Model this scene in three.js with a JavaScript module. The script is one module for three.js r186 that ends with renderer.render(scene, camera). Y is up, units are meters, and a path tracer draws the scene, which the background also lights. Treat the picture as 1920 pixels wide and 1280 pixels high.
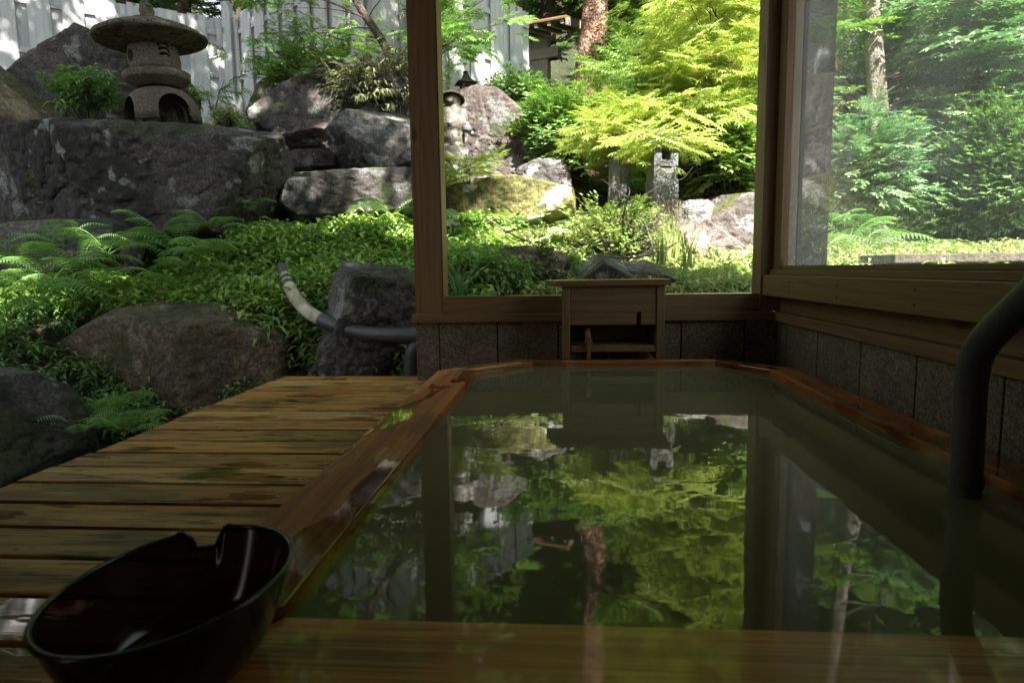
import * as THREE from 'three';
import { RoundedBoxGeometry } from 'three/addons/geometries/RoundedBoxGeometry.js';
import { mergeGeometries, mergeVertices } from 'three/addons/utils/BufferGeometryUtils.js';
import { MarchingCubes } from 'three/addons/objects/MarchingCubes.js';
import { Brush, Evaluator, SUBTRACTION } from 'three-bvh-csg';

// ---------- camera, sky, sun, exposure ----------
const scene = new THREE.Scene();
const R = THREE.MathUtils.degToRad;
const camera = new THREE.PerspectiveCamera(56.95, 1.5, 0.05, 400);
camera.position.set(0, 0.38, 0);
camera.rotation.order = 'YXZ';
camera.rotation.set(R(-6.563), R(4.187), R(-0.824));
camera.focus = 1.9; camera.userData.fStop = 6.5;
camera.updateMatrixWorld(true);
const sunDir = new THREE.Vector3(0.25, 0.76, 0.58).normalize();
// hazy summer sky: a pale even dome, a little bluer overhead and a little brighter towards the sun
{
  const W = 256, H = 128, d = new Float32Array(W * H * 4), v = new THREE.Vector3();
  for (let j = 0; j < H; j++) for (let i = 0; i < W; i++) {
    const up = ((j + 0.5) / H - 0.5) * Math.PI, az = ((i + 0.5) / W - 0.5) * 2 * Math.PI; v.set(Math.cos(az) * Math.cos(up), Math.sin(up), Math.sin(az) * Math.cos(up));
    const t = Math.pow(Math.max(0, v.y), 0.6), g = 1 + 0.9 * Math.pow(Math.max(0, v.dot(sunDir)), 6), k = (j * W + i) * 4;
    [[0.40, 0.26], [0.405, 0.30], [0.40, 0.345]].forEach(([h, z], c) => { d[k + c] = (h + (z - h) * t) * g * (v.y < 0 ? 0.5 : 1) * 0.62; }); d[k + 3] = 1;
  }
  const sky = new THREE.DataTexture(d, W, H, THREE.RGBAFormat, THREE.FloatType); sky.mapping = THREE.EquirectangularReflectionMapping; sky.magFilter = THREE.LinearFilter; sky.needsUpdate = true;
  scene.background = sky; scene.environment = sky;
}
const sun = new THREE.DirectionalLight(new THREE.Color(1, 0.95, 0.86), 5);
sun.name = 'sun'; sun.position.copy(sunDir).multiplyScalar(60); sun.castShadow = true; sun.shadow.radius = 1.3;
Object.assign(sun.shadow.camera, { left: -25, right: 25, top: 25, bottom: -25, far: 140 });
sun.shadow.mapSize.set(4096, 4096);
scene.add(sun, sun.target);
const renderer = new THREE.WebGLRenderer({ antialias: true });
renderer.shadowMap.enabled = true;
renderer.toneMapping = THREE.LinearToneMapping;
renderer.toneMappingExposure = 6.6;

// ---------- helpers ----------
const V = (x, y, z) => new THREE.Vector3(x, y, z);
const rng = (s) => () => { s = (s + 0x6d2b79f5) | 0; let t = Math.imul(s ^ (s >>> 15), 1 | s); t = (t + Math.imul(t ^ (t >>> 7), 61 | t)) ^ t; return ((t ^ (t >>> 14)) >>> 0) / 4294967296; };
const lerp = THREE.MathUtils.lerp, clamp = THREE.MathUtils.clamp, sstep = (a, b, x) => { const t = clamp((x - a) / (b - a), 0, 1); return t * t * (3 - 2 * t); };
const hash3 = (x, y, z) => { let h = Math.imul(x, 374761393) ^ Math.imul(y, 668265263) ^ Math.imul(z, 2147483647 ^ 0x5bd1e995); h = Math.imul(h ^ (h >>> 13), 1274126177); return ((h ^ (h >>> 16)) >>> 0) / 4294967296; };
function noise3(x, y, z) {
  const ix = Math.floor(x), iy = Math.floor(y), iz = Math.floor(z); x -= ix; y -= iy; z -= iz;
  const u = x * x * (3 - 2 * x), v = y * y * (3 - 2 * y), w = z * z * (3 - 2 * z);
  const a = lerp(lerp(hash3(ix, iy, iz), hash3(ix + 1, iy, iz), u), lerp(hash3(ix, iy + 1, iz), hash3(ix + 1, iy + 1, iz), u), v);
  const b = lerp(lerp(hash3(ix, iy, iz + 1), hash3(ix + 1, iy, iz + 1), u), lerp(hash3(ix, iy + 1, iz + 1), hash3(ix + 1, iy + 1, iz + 1), u), v);
  return lerp(a, b, w) * 2 - 1;
}
const fbm = (x, y, z, o = 4) => { let s = 0, a = 0.5, f = 1; for (let i = 0; i < o; i++) { s += a * noise3(x * f + i * 17.3, y * f - i * 9.1, z * f + i * 5.7); a *= 0.5; f *= 2.03; } return s; };
// a point in the garden: picture coordinates of the photograph (1920 x 1280) at a distance d along the bath's axis
const camM = camera.matrixWorld.clone(), F = 1180;
const at = (px, py, d) => { const v = V(px - 960, 640 - py, -F).transformDirection(camM); return v.multiplyScalar(-d / v.z).add(camera.position); };
const used = {};
const numbered = (n) => { const k = (used[n] = (used[n] ?? -1) + 1); return k ? `${n}_${String(k).padStart(3, '0')}` : n; };
function tag(o, label, category, group) { o.userData.label = label; o.userData.category = category; if (group) o.userData.group = group; return o; }
function thing(name, label, category, pos = V(0, 0, 0), group) { const o = new THREE.Group(); o.name = numbered(name); o.position.copy(pos); scene.add(o); return tag(o, label, category, group); }
function part(name, geo, m, parent = scene) { const o = new THREE.Mesh(geo, m); o.name = parent === scene ? numbered(name) : name; o.castShadow = o.receiveShadow = true; parent.add(o); return o; }
function struct(name, geo, m) { const o = part(name, geo, m); o.userData.kind = 'structure'; return o; }
const col = (r, g, b) => new THREE.Color().setRGB(r, g, b);

// ---------- textures ----------
function dataTex(w, h, f, srgb) {
  const d = new Uint8Array(w * h * 4);
  for (let y = 0; y < h; y++) for (let x = 0; x < w; x++) { const c = f(x, y), i = (y * w + x) * 4; d[i] = clamp(c[0], 0, 1) * 255; d[i + 1] = clamp(c[1], 0, 1) * 255; d[i + 2] = clamp(c[2], 0, 1) * 255; d[i + 3] = 255; }
  const t = new THREE.DataTexture(d, w, h); t.wrapS = t.wrapT = THREE.RepeatWrapping; t.magFilter = THREE.LinearFilter; t.minFilter = THREE.LinearMipmapLinearFilter; t.generateMipmaps = true;
  if (srgb) t.colorSpace = THREE.SRGBColorSpace; t.needsUpdate = true; return t;
}
const toS = (c) => c <= 0.0031308 ? 12.92 * c : 1.055 * Math.pow(c, 1 / 2.4) - 0.055;
const mix3 = (a, b, t) => [lerp(a[0], b[0], t), lerp(a[1], b[1], t), lerp(a[2], b[2], t)];
// periodic fbm on a w x h lattice (x wraps at px cells, y at py cells)
function pnoise(x, y, px, py, s) { const ix = Math.floor(x), iy = Math.floor(y), fx = x - ix, fy = y - iy, u = fx * fx * (3 - 2 * fx), v = fy * fy * (3 - 2 * fy), m = (a, n) => ((a % n) + n) % n; const h = (a, b) => hash3(m(a, px), m(b, py), s); return lerp(lerp(h(ix, iy), h(ix + 1, iy), u), lerp(h(ix, iy + 1), h(ix + 1, iy + 1), u), v) * 2 - 1; }
function pf(u, v, cx, cy, s, o = 4) { let r = 0, a = 0.5; for (let i = 0; i < o; i++) { r += a * pnoise(u * cx, v * cy, cx, cy, s + i * 13); a *= 0.5; cx *= 2; cy *= 2; } return r; }
// wood: u along the grain. stains: [colour, cells along, cells across, threshold, softness, strength]
function woodMaps({ seed, light, dark, rings = 26, stains = [], knots = 3, w = 1024, h = 256, rough = [0.5, 0.8], wet }) {
  const r = rng(seed), ks = [...Array(knots)].map(() => [r(), r(), 0.012 + 0.02 * r()]);
  const H = new Float32Array(w * h), C = [], G = new Float32Array(w * h);
  for (let y = 0; y < h; y++) for (let x = 0; x < w; x++) {
    const u = x / w, v = y / h; let warp = pf(u, v, 3, 2, seed, 3) * 0.5, kd = 0;
    for (const [ku, kv, kr] of ks) { let du = Math.abs(u - ku); du = Math.min(du, 1 - du); let dv = Math.abs(v - kv); dv = Math.min(dv, 1 - dv); const q = Math.hypot(du * 4 / 1.8, dv) / kr / 2; warp += 0.28 * Math.exp(-q * q * 0.18); kd = Math.max(kd, sstep(1.25, 0.75, q)); }
    const ring = 0.5 + 0.5 * Math.sin((v + warp * 0.35) * rings * 2 * Math.PI * 0.5 + 2 * pf(u, v, 6, 24, seed + 5, 2));
    const fine = pf(u, v, 10, 180, seed + 9, 2), t = clamp(0.42 * Math.pow(ring, 2.2) + 0.5 + 0.75 * fine - 0.35 + 0.35 * pf(u, v, 4, 3, seed + 3, 3), 0, 1);
    let c = mix3(light, dark, t); c = mix3(c, mix3(dark, [0.01, 0.006, 0.003], 0.6), kd * 0.85);
    let g = lerp(rough[0], rough[1], 0.5 + 0.5 * fine);
    stains.forEach(([sc, cx, cy, th, soft, k], i) => { const n = pf(u, v, cx, cy, seed + 40 + i * 7, 5) + 0.25 * fine; c = mix3(c, sc, k * sstep(th, th + soft, n)); });
    if (wet) { const n = pf(u, v, wet[0], wet[1], seed + 90, 5); const k = sstep(wet[2], wet[2] + 0.02, n); g = lerp(g, 0.045, k); c = mix3(c, [c[0] * 0.62, c[1] * 0.58, c[2] * 0.55], k); G[y * w + x] = k; }
    H[y * w + x] = (0.5 - 0.35 * t + 0.25 * fine - 0.2 * kd) * (1 - 0.9 * G[y * w + x]); C.push([c, g]);
  }
  return {
    map: dataTex(w, h, (x, y) => C[y * w + x][0].map(toS), true),
    roughnessMap: dataTex(w, h, (x, y) => [0, C[y * w + x][1], 0]),
    bumpMap: dataTex(w, h, (x, y) => { const q = 0.5 + 0.5 * H[y * w + x]; return [q, q, q]; }),
  };
}
const woodMat = (o) => new THREE.MeshPhysicalMaterial({ ...woodMaps(o), roughness: 1, bumpScale: o.bump ?? 0.0012, ...(o.extra ?? {}) });
const M = {};
M.cedar = woodMat({ seed: 3, light: [0.21, 0.128, 0.05], dark: [0.12, 0.066, 0.024], rings: 20, knots: 3, rough: [0.38, 0.62] });
M.cedarSmooth = M.cedar.clone(); M.cedarSmooth.roughness = 0.45;
M.shadedWood = woodMat({ seed: 9, light: [0.05, 0.035, 0.025], dark: [0.025, 0.017, 0.012], rings: 16, knots: 1, rough: [0.6, 0.85], w: 512, h: 128 });  // shade painted into the timber: near-black colour for the outer post
const deckStain = [[[0.52, 0.37, 0.15], 5, 6, 0.10, 0.3, 0.6], [[0.40, 0.14, 0.03], 3, 2, 0.12, 0.3, 0.6], [[0.075, 0.062, 0.018], 9, 5, 0.10, 0.22, 0.6], [[0.03, 0.022, 0.01], 24, 30, 0.22, 0.14, 0.7]];
M.deck = [21, 22, 23, 24, 25].map((s, i) => woodMat({ seed: s, light: [[0.58, 0.29, 0.062], [0.48, 0.205, 0.038], [0.62, 0.36, 0.10], [0.52, 0.245, 0.05], [0.44, 0.235, 0.055]][i], dark: [0.24, 0.115, 0.027], rings: 15, knots: 3, stains: deckStain, rough: [0.38, 0.68], wet: [9, 6, 0.27], bump: 0.0016, extra: { specularIntensity: 0.6 } }));
M.rim = [31, 32, 33].map((s) => woodMat({ seed: s, light: [0.36, 0.098, 0.016], dark: [0.15, 0.033, 0.007], rings: 14, knots: 1, stains: [[[0.46, 0.24, 0.08], 6, 5, 0.2, 0.05, 0.8], [[0.06, 0.02, 0.006], 5, 4, 0.14, 0.2, 0.7]], rough: [0.42, 0.65], wet: [5, 4, 0.14], bump: 0.0012 }));
M.rimWet = woodMat({ seed: 35, light: [0.62, 0.24, 0.04], dark: [0.26, 0.08, 0.014], rings: 16, knots: 2, stains: [[[0.09, 0.035, 0.01], 6, 4, 0.08, 0.12, 0.7]], rough: [0.3, 0.5], bump: 0.0006, extra: { clearcoat: 0.55, clearcoatRoughness: 0.04 } });
M.fence = [41, 42, 43].map((s) => woodMat({ seed: s, light: [0.52, 0.525, 0.55], dark: [0.40, 0.40, 0.42], rings: 10, knots: 2, stains: [[[0.28, 0.275, 0.275], 5, 3, 0.14, 0.2, 0.6]], rough: [0.7, 0.9] }));
M.oldWood = woodMat({ seed: 46, light: [0.32, 0.28, 0.26], dark: [0.20, 0.165, 0.145], rings: 14, knots: 2, rough: [0.7, 0.9] });
const speck = (seed, cells, lo, hi, tones) => { const t = dataTex(512, 512, (x, y) => { const u = x / 512, v = y / 512, a = pf(u, v, cells, cells, seed, 2), b = pf(u, v, cells * 1.7 | 0, cells * 1.7 | 0, seed + 30, 2), c = 0.8 + 0.35 * pf(u, v, 5, 5, seed + 60, 4); let q = mix3(lo, hi, sstep(-0.25, 0.3, a)); if (tones) q = mix3(q, tones, sstep(0.2, 0.34, b)); return q.map((k) => toS(k * c)); }, true); return t; };
const bumpN = dataTex(512, 512, (x, y) => { const u = x / 512, v = y / 512, q = 0.5 + 0.55 * pf(u, v, 24, 24, 71, 5); return [q, q, q]; });
const grainN = speck(77, 60, [0.55, 0.55, 0.55], [1, 1, 1], [0.3, 0.29, 0.28]);
const T = (t, s) => { const c = t.clone(); c.repeat.set(s, s); c.needsUpdate = true; return c; };
M.granite = new THREE.MeshStandardMaterial({ map: T(speck(81, 90, [0.12, 0.092, 0.056], [0.30, 0.24, 0.155], [0.05, 0.038, 0.024]), 2.5), bumpMap: T(bumpN, 3), bumpScale: 0.0015, roughness: 0.62 });
M.grout = new THREE.MeshStandardMaterial({ color: col(0.05, 0.035, 0.022), roughness: 0.95 });
M.rock = new THREE.MeshStandardMaterial({ map: T(grainN, 1.6), bumpMap: T(bumpN, 1.1), bumpScale: 0.013, roughness: 0.88, vertexColors: true });
M.stone = new THREE.MeshStandardMaterial({ map: T(grainN, 3), bumpMap: T(bumpN, 3), bumpScale: 0.006, roughness: 0.9, color: col(0.145, 0.118, 0.088) });
M.stoneMoss = new THREE.MeshStandardMaterial({ map: T(speck(85, 9, [0.5, 0.48, 0.36], [1, 1, 1], [0.22, 0.24, 0.11]), 2), bumpMap: T(bumpN, 3), bumpScale: 0.006, roughness: 0.92, color: col(0.115, 0.098, 0.066) });
M.whiteStone = new THREE.MeshStandardMaterial({ map: T(grainN, 4), bumpMap: T(bumpN, 4), bumpScale: 0.003, roughness: 0.85, color: col(0.165, 0.17, 0.175) });
M.statue = new THREE.MeshStandardMaterial({ map: T(speck(87, 7, [0.6, 0.56, 0.46], [1, 1, 1], [0.4, 0.36, 0.28]), 2.5), roughness: 0.5, color: col(0.13, 0.12, 0.098), bumpMap: T(bumpN, 3), bumpScale: 0.004 });
M.plainDark = new THREE.MeshStandardMaterial({ color: col(0.035, 0.03, 0.026), roughness: 0.6 });

// uv in metres for any geometry: each face is laid flat on its dominant axis; `axis` runs along u
function boxUV(g, axis = -1, su = 1, sv = 1, ou = 0, ov = 0) {
  g = g.index ? g.toNonIndexed() : g; const p = g.attributes.position, uv = new Float32Array(p.count * 2), a = V(), b = V(), c = V(), n = V();
  for (let i = 0; i < p.count; i += 3) {
    a.fromBufferAttribute(p, i); b.fromBufferAttribute(p, i + 1); c.fromBufferAttribute(p, i + 2); n.crossVectors(b.clone().sub(a), c.clone().sub(a));
    const q = [Math.abs(n.x), Math.abs(n.y), Math.abs(n.z)], k = q.indexOf(Math.max(...q)); let [e, f] = [[2, 1], [0, 2], [0, 1]][k]; if (f === axis) [e, f] = [f, e];
    [a, b, c].forEach((t, j) => { const w = [t.x, t.y, t.z]; uv[(i + j) * 2] = w[e] * su + ou; uv[(i + j) * 2 + 1] = w[f] * sv + ov; });
  }
  g.setAttribute('uv', new THREE.BufferAttribute(uv, 2)); return g;
}
let boardSeed = 5;
const br = rng(99);
// a board between two corners, with eased edges; the grain runs along the longest side
function board(x0, y0, z0, x1, y1, z1, bev = 0.003) {
  const s = [Math.abs(x1 - x0), Math.abs(y1 - y0), Math.abs(z1 - z0)], ax = s.indexOf(Math.max(...s));
  const g = new RoundedBoxGeometry(s[0], s[1], s[2], 1, Math.min(bev, Math.min(...s) * 0.3)); g.translate((x0 + x1) / 2, (y0 + y1) / 2, (z0 + z1) / 2);
  return boxUV(g, ax, 0.5, 3.2, br(), br());
}
const triOf = (g) => (g.index ? g.toNonIndexed() : g);
function merged(list) { return mergeGeometries(list.map((g) => { const t = triOf(g); for (const k of Object.keys(t.attributes)) if (!['position', 'normal', 'uv'].includes(k)) t.deleteAttribute(k); if (!t.attributes.uv) boxUV(t); return t; })); }
function tube(pts, radii, seg = 24, rad = 10, rough = 0) {
  const c = new THREE.CatmullRomCurve3(pts, false, 'centripetal'), g = new THREE.TubeGeometry(c, seg, 1, rad, false), p = g.attributes.position, n = g.attributes.normal, uv = g.attributes.uv, L = c.getLength(), q = V();
  for (let i = 0; i <= seg; i++) { const t = i / seg, k = t * (radii.length - 1), j = Math.min(radii.length - 2, Math.floor(k)); const r0 = radii.length > 1 ? lerp(radii[j], radii[j + 1], k - j) : radii[0]; const o = c.getPointAt(t);
    for (let m = 0; m <= rad; m++) { const id = i * (rad + 1) + m; let r = r0; if (rough) { q.set(n.getX(id), n.getY(id), n.getZ(id)); r *= 1 + rough * fbm(o.x * 3 + q.x * 1.5, o.y * 2.2 + q.y, o.z * 3 + q.z * 1.5, 3); } p.setXYZ(id, o.x + n.getX(id) * r, o.y + n.getY(id) * r, o.z + n.getZ(id) * r); uv.setXY(id, t * L, m / rad * 2 * Math.PI * r0); } }
  if (rough) g.computeVertexNormals(); return g;
}
const lathe = (prof, seg = 48) => new THREE.LatheGeometry(prof.map(([r, y]) => new THREE.Vector2(r, y)), seg);

// ---------- terrain ----------
const ctl = [[330, 600, 3.6], [100, 540, 3.4], [20, 600, 3.0], [480, 440, 4.1], [700, 420, 4.4], [690, 500, 3.75], [560, 540, 3.5], [430, 240, 8.3], [200, 235, 7], [600, 315, 5.6], [900, 575, 3.35], [1100, 570, 3.4], [900, 490, 4.2], [900, 440, 5], [870, 345, 6], [1000, 260, 7.5], [1090, 225, 9], [1200, 420, 5.5], [1380, 560, 3.8], [1380, 515, 5], [1300, 370, 7], [1500, 510, 5], [1700, 485, 6], [1900, 490, 5.5], [1600, 420, 9], [1900, 430, 9.5], [700, 175, 8.5], [-50, 260, 6]]
  .map(([a, b, d]) => { const p = at(a, b, d); return [p.x, p.z, p.y]; })
  .concat([[-1.8, -1.6, -0.42], [-2.4, -2.2, -0.15], [-1.6, -2.4, -0.45], [-1.6, -2.7, -0.45], [-2.05, -2.65, -0.35], [-1.2, -2.95, -0.4], [-0.9, -3.1, -0.3], [-0.75, -2.95, -0.35], [-1.6, -3.55, 0.2], [-1.05, -3.5, 0.12], [-2.2, -3.35, 0.15], [-4, -2, 0.5], [-7, -3, 1.6], [-4.5, -5, 1.3], [-12, -6, 4], [-9, 2, 1], [0, 0, -0.7], [0.5, -2.4, -0.7], [-0.5, -2.9, -0.1], [0.8, -2.9, -0.05], [1.6, -2.5, 0.2], [2, 0, 0.1], [5, -2, 0.2], [10, -3, 0.2], [0, 5, -0.6], [8, 6, 0], [-4, 6, -0.3]])
  .concat([[-14, -14, 7], [-6, -13, 5.2], [0, -13, 4.6], [6, -13, 3.2], [13, -13, 2.6], [-20, -26, 15], [-6, -26, 13.5], [6, -26, 12.5], [20, -24, 10], [0, -45, 24], [-35, -40, 24], [35, -40, 20], [0, -80, 34], [60, -60, 24], [-60, -60, 28], [60, 10, 3], [-50, 0, 14], [0, 60, -1]]);
function hgt(x, z) { let s = 0, w = 0; for (const [a, b, h] of ctl) { const d2 = (a - x) ** 2 + (b - z) ** 2, k = 1 / (d2 * Math.sqrt(d2) + 0.02); s += k * h; w += k; } return s / w + 0.05 * fbm(x * 1.7, z * 1.7, 3, 3); }
{
  const n = 200, m = 200, pos = [], colr = [], idx = [], wx = (t) => 70 * Math.sign(t) * (0.06 * Math.abs(t) + 0.94 * Math.abs(t) ** 2.6), wz = (t) => t < 0.12 ? 40 - t / 0.12 * 39 : 1 - 90 * (0.07 * ((t - 0.12) / 0.88) + 0.93 * ((t - 0.12) / 0.88) ** 2.4);
  for (let j = 0; j <= m; j++) for (let i = 0; i <= n; i++) {
    const x = wx(i / n * 2 - 1), z = wz(j / m), inRoom = x > -1.42 && x < 1.08 && z > (x < -0.7 ? -2.8 : -2.88) && z < 1.4 ? 1 : 0; pos.push(x, inRoom ? -0.75 : hgt(x, z), z);
    const a = fbm(x * 4, z * 4, 1, 4), b = fbm(x * 0.9, z * 0.9, 7, 3); let c = mix3([0.035, 0.024, 0.014], [0.10, 0.062, 0.036], sstep(-0.2, 0.3, a)); c = mix3(c, [0.028, 0.05, 0.012], sstep(0.0, 0.2, b) * 0.8); colr.push(...c);
  }
  for (let j = 0; j < m; j++) for (let i = 0; i < n; i++) { const a = j * (n + 1) + i; idx.push(a, a + 1, a + n + 1, a + 1, a + n + 2, a + n + 1); }
  const g = new THREE.BufferGeometry(); g.setAttribute('position', new THREE.Float32BufferAttribute(pos, 3)); g.setAttribute('color', new THREE.Float32BufferAttribute(colr, 3)); g.setAttribute('uv', new THREE.Float32BufferAttribute(pos.filter((_, i) => i % 3 !== 1), 2)); g.setIndex(idx); g.computeVertexNormals();
  struct('ground', g, new THREE.MeshStandardMaterial({ vertexColors: true, roughness: 1, map: T(grainN, 1.5), bumpMap: T(bumpN, 1), bumpScale: 0.05 }));
}

// ---------- the bath house ----------
const ZW = -2.75, XW = 0.935;
{ // left post, with the long drying crack cut into its face
  const p = thing('timber_post', 'dark squared timber post with a long drying crack, left of the open garden view', 'post', V(-0.5675, 0.1858, ZW - 0.06));
  const s = new THREE.Shape([[-0.06, -0.06], [-0.006, -0.06], [-0.0045, -0.045], [-0.003, -0.06], [0.06, -0.06], [0.06, 0.06], [-0.06, 0.06]].map(([x, y]) => new THREE.Vector2(x, y)));
  const g = new THREE.ExtrudeGeometry(s, { depth: 2.01, bevelEnabled: false }); g.rotateX(-Math.PI / 2); g.scale(1, 1, -1); const f = triOf(g); { const q = f.attributes.position.array; for (let i = 0; i < q.length; i += 9) for (let k = 0; k < 3; k++) { const t = q[i + 3 + k]; q[i + 3 + k] = q[i + 6 + k]; q[i + 6 + k] = t; } f.computeVertexNormals(); }
  part('shaft', boxUV(f, 1, 0.5, 3.2, 0.1, 0.3), M.cedar, p);
  part('jamb_strip', board(0.0602, 0.077, 0.057, 0.0672, 1.84, -0.058), M.cedar, p);
}
{
  const p = thing('corner_post', 'timber corner post between the open garden view and the window', 'post', V(0.92, 0.1858, ZW - 0.06));
  part('shaft', board(-0.06, 0, -0.06, 0.06, 2.01, 0.06), M.cedar, p);
  part('outer_post', board(0.066, -0.3, -0.10, 0.19, 2.01, 0.11), M.shadedWood, p);
}
{
  const w = thing('low_wall', 'low front wall of granite tiles under a wooden sill beneath the open garden view', 'wall');
  part('core', board(-0.62, -0.7, -2.772, 0.93, 0.15, -2.86), M.grout, w);
  const xs = [-0.632, -0.525, -0.265, 0.003, 0.268, 0.532, 0.80, 0.93];
  for (let i = 0; i + 1 < xs.length; i++) { const g = new RoundedBoxGeometry(xs[i + 1] - xs[i] - 0.005, 0.55, 0.022, 1, 0.002); g.translate((xs[i] + xs[i + 1]) / 2, -0.126, ZW - 0.011); part('granite_tile', boxUV(g, 0, 1, 1, i * 0.37, i * 0.71), M.granite, w); }
  part('trim_board', board(-0.642, 0.149, -2.728, 0.918, 0.1855, -2.772), M.cedar, w);
  const s = part('sill_beam', board(-0.507, 0.1858, -2.752, 0.859, 0.2545, -2.88, 0.002), M.cedar, w);
  part('sill_cap', board(-0.493, 0.2548, -2.757, 0.859, 0.262, -2.875, 0.002), M.cedarSmooth, w);
}
{
  const c = thing('window_catch', 'small dull metal catch lying on the window sill', 'latch', V(-0.245, 0.262, -2.82));
  part('plate', new RoundedBoxGeometry(0.055, 0.004, 0.03, 1, 0.001).translate(0, 0.002, 0), M.plainDark, c);
  part('knob', lathe([[0, 0.004], [0.011, 0.004], [0.011, 0.014], [0.009, 0.017], [0, 0.017]], 16), M.plainDark, c);
}
{
  const w = thing('side_wall', 'right side wall of pale horizontal boards above granite tiles', 'wall');
  part('core', board(XW + 0.024, -0.7, -2.86, 1.06, 0.36, 1.3), M.grout, w);
  const zs = [-2.75, -2.635, -2.327, -2.002, -1.697, -1.372, -1.06, -0.75, -0.44, -0.13, 0.18, 0.49, 0.8, 1.1];
  for (let i = 0; i + 1 < zs.length; i++) { const g = new RoundedBoxGeometry(0.022, 0.55, zs[i + 1] - zs[i] - 0.006, 1, 0.002); g.translate(XW + 0.011, -0.13, (zs[i] + zs[i + 1]) / 2); part('granite_tile', boxUV(g, 2, 1, 1, i * 0.41, i * 0.23), M.granite, w); }
  part('trim_board', board(0.918, 0.1445, ZW + 0.001, 0.962, 0.184, 1.1), M.cedar, w);
  part('recessed_board', board(0.943, 0.1842, ZW + 0.001, 0.975, 0.262, 1.1), M.cedar, w);
  const b = part('cap_board', board(0.868, 0.2545, ZW + 0.003, 0.943, 0.3405, 1.1), M.cedar, w);
  const k = new THREE.CylinderGeometry(0.0035, 0.0035, 0.002, 8).rotateZ(Math.PI / 2);
  for (const z of [-2.44, -2.03, -1.6, -1.15]) for (const y of [0.279, 0.316]) part('nail', k.clone().translate(0.8675, y, z), M.plainDark, b);
  part('window_ledge', board(0.896, 0.3407, ZW + 0.003, 1.0, 0.362, 1.1), M.cedar, w);
  part('upper_wall', board(0.93, 1.75, -2.74, 1.05, 2.19, 1.3), M.cedar, w);
  part('dimming_panel', board(0.945, 0.365, -1.0, 1.045, 1.745, 1.3), M.cedar, w);  // unseen solid panel, added behind the window to cut the interior light
}
{
  const w = thing('picture_window', 'large fixed window in the right side wall, glass misted near its lower edge', 'window');
  part('bottom_rail', board(0.912, 0.3622, -2.66, 0.965, 0.378, -1.06), M.cedar, w);
  part('top_rail', board(0.912, 1.72, -2.66, 0.965, 1.7495, -1.06), M.cedar, w);
  part('stile', board(0.908, 0.3622, -2.745, 0.969, 1.7495, -2.664), M.cedar, w);
  part('stile', board(0.908, 0.3622, -1.055, 0.969, 1.7495, -1.002), M.cedar, w);
  const pane = new THREE.PlaneGeometry(1.606, 1.345, 1, 1).rotateY(-Math.PI / 2).translate(0.94, 1.0495, -1.86);
  part('pane', pane, new THREE.MeshPhysicalMaterial({ color: col(0.96, 0.98, 0.97), transmission: 1, thickness: 0, roughness: 0, ior: 1.5 }), w);
  // condensation: droplets and runs, thick on the lower part of the glass
  const W = 1024, H = 860, rr = rng(61), F2 = new Float32Array(W * H);
  for (let i = 0; i < 2500; i++) { const x = rr() * W, y = Math.pow(rr(), 2.2) * 200, r = 0.5 + 1.5 * rr() * rr(), run = rr() < 0.3 ? 2 + rr() * 12 : 0; for (let yy = Math.floor(y - r); yy <= y + r + run; yy++) for (let xx = Math.floor(x - r); xx <= x + r; xx++) { if (yy < 0 || yy >= H) continue; const dy = yy > y ? Math.max(0, yy - y - run) : y - yy; if (Math.hypot(xx - x, dy) <= r) F2[yy * W + ((xx + W) % W)] = 1; } }
  const mist = dataTex(W, H, (x, y) => { const n = sstep(-0.3, 0.35, pf(x / W, y / H, 5, 4, 55, 5)), q = 0.06 + 0.10 * n + 0.16 * F2[y * W + x]; return [q, q, q]; });
  mist.wrapT = THREE.ClampToEdgeWrapping;
  const mg = new THREE.PlaneGeometry(1.602, 1.34, 1, 1).rotateY(-Math.PI / 2).translate(0.9375, 1.0495, -1.86);
  part('condensation', mg, new THREE.MeshPhysicalMaterial({ color: col(0.9, 0.95, 0.93), transmission: 0.75, thickness: 0, roughness: 1, transparent: true, alphaMap: mist, side: THREE.DoubleSide }), w).userData.kind = 'stuff';
}
{ // roof, rear wall and beam: out of the frame, they keep the bath in shade
  const r = thing('shelter_roof', 'timber roof over the bath, above the frame', 'roof');
  for (let i = 0; i < 16; i++) part('ceiling_board', board(-1.82 + i * 0.203, 2.2, -2.82, -1.82 + i * 0.203 + 0.2, 2.215, 1.5), M.cedar, r);
  part('roofing', board(-1.85, 2.24, -2.86, 1.8, 2.3, 1.6), M.plainDark, r);
  part('header_beam', board(-0.507, 2.03, ZW, 0.859, 2.19, ZW - 0.12), M.cedar, r);
  part('eaves_beam', board(-1.6, 2.03, -2.74, -0.629, 2.19, -2.86), M.cedar, r);
  const b = thing('rear_wall', 'timber wall of the bath house behind the viewer', 'wall');
  part('panel', board(-1.62, -0.3, 1.31, 1.06, 2.19, 1.4), M.cedar, b);
  const l = thing('dimming_partition', 'added timber partition, unseen left of the frame, dimming the near bath', 'wall');  // unseen wall added to keep light off the bowl and near rim
  part('panel', board(-1.84, -0.3, -1.6, -1.76, 2.19, 1.3), M.cedar, l);
}
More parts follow.
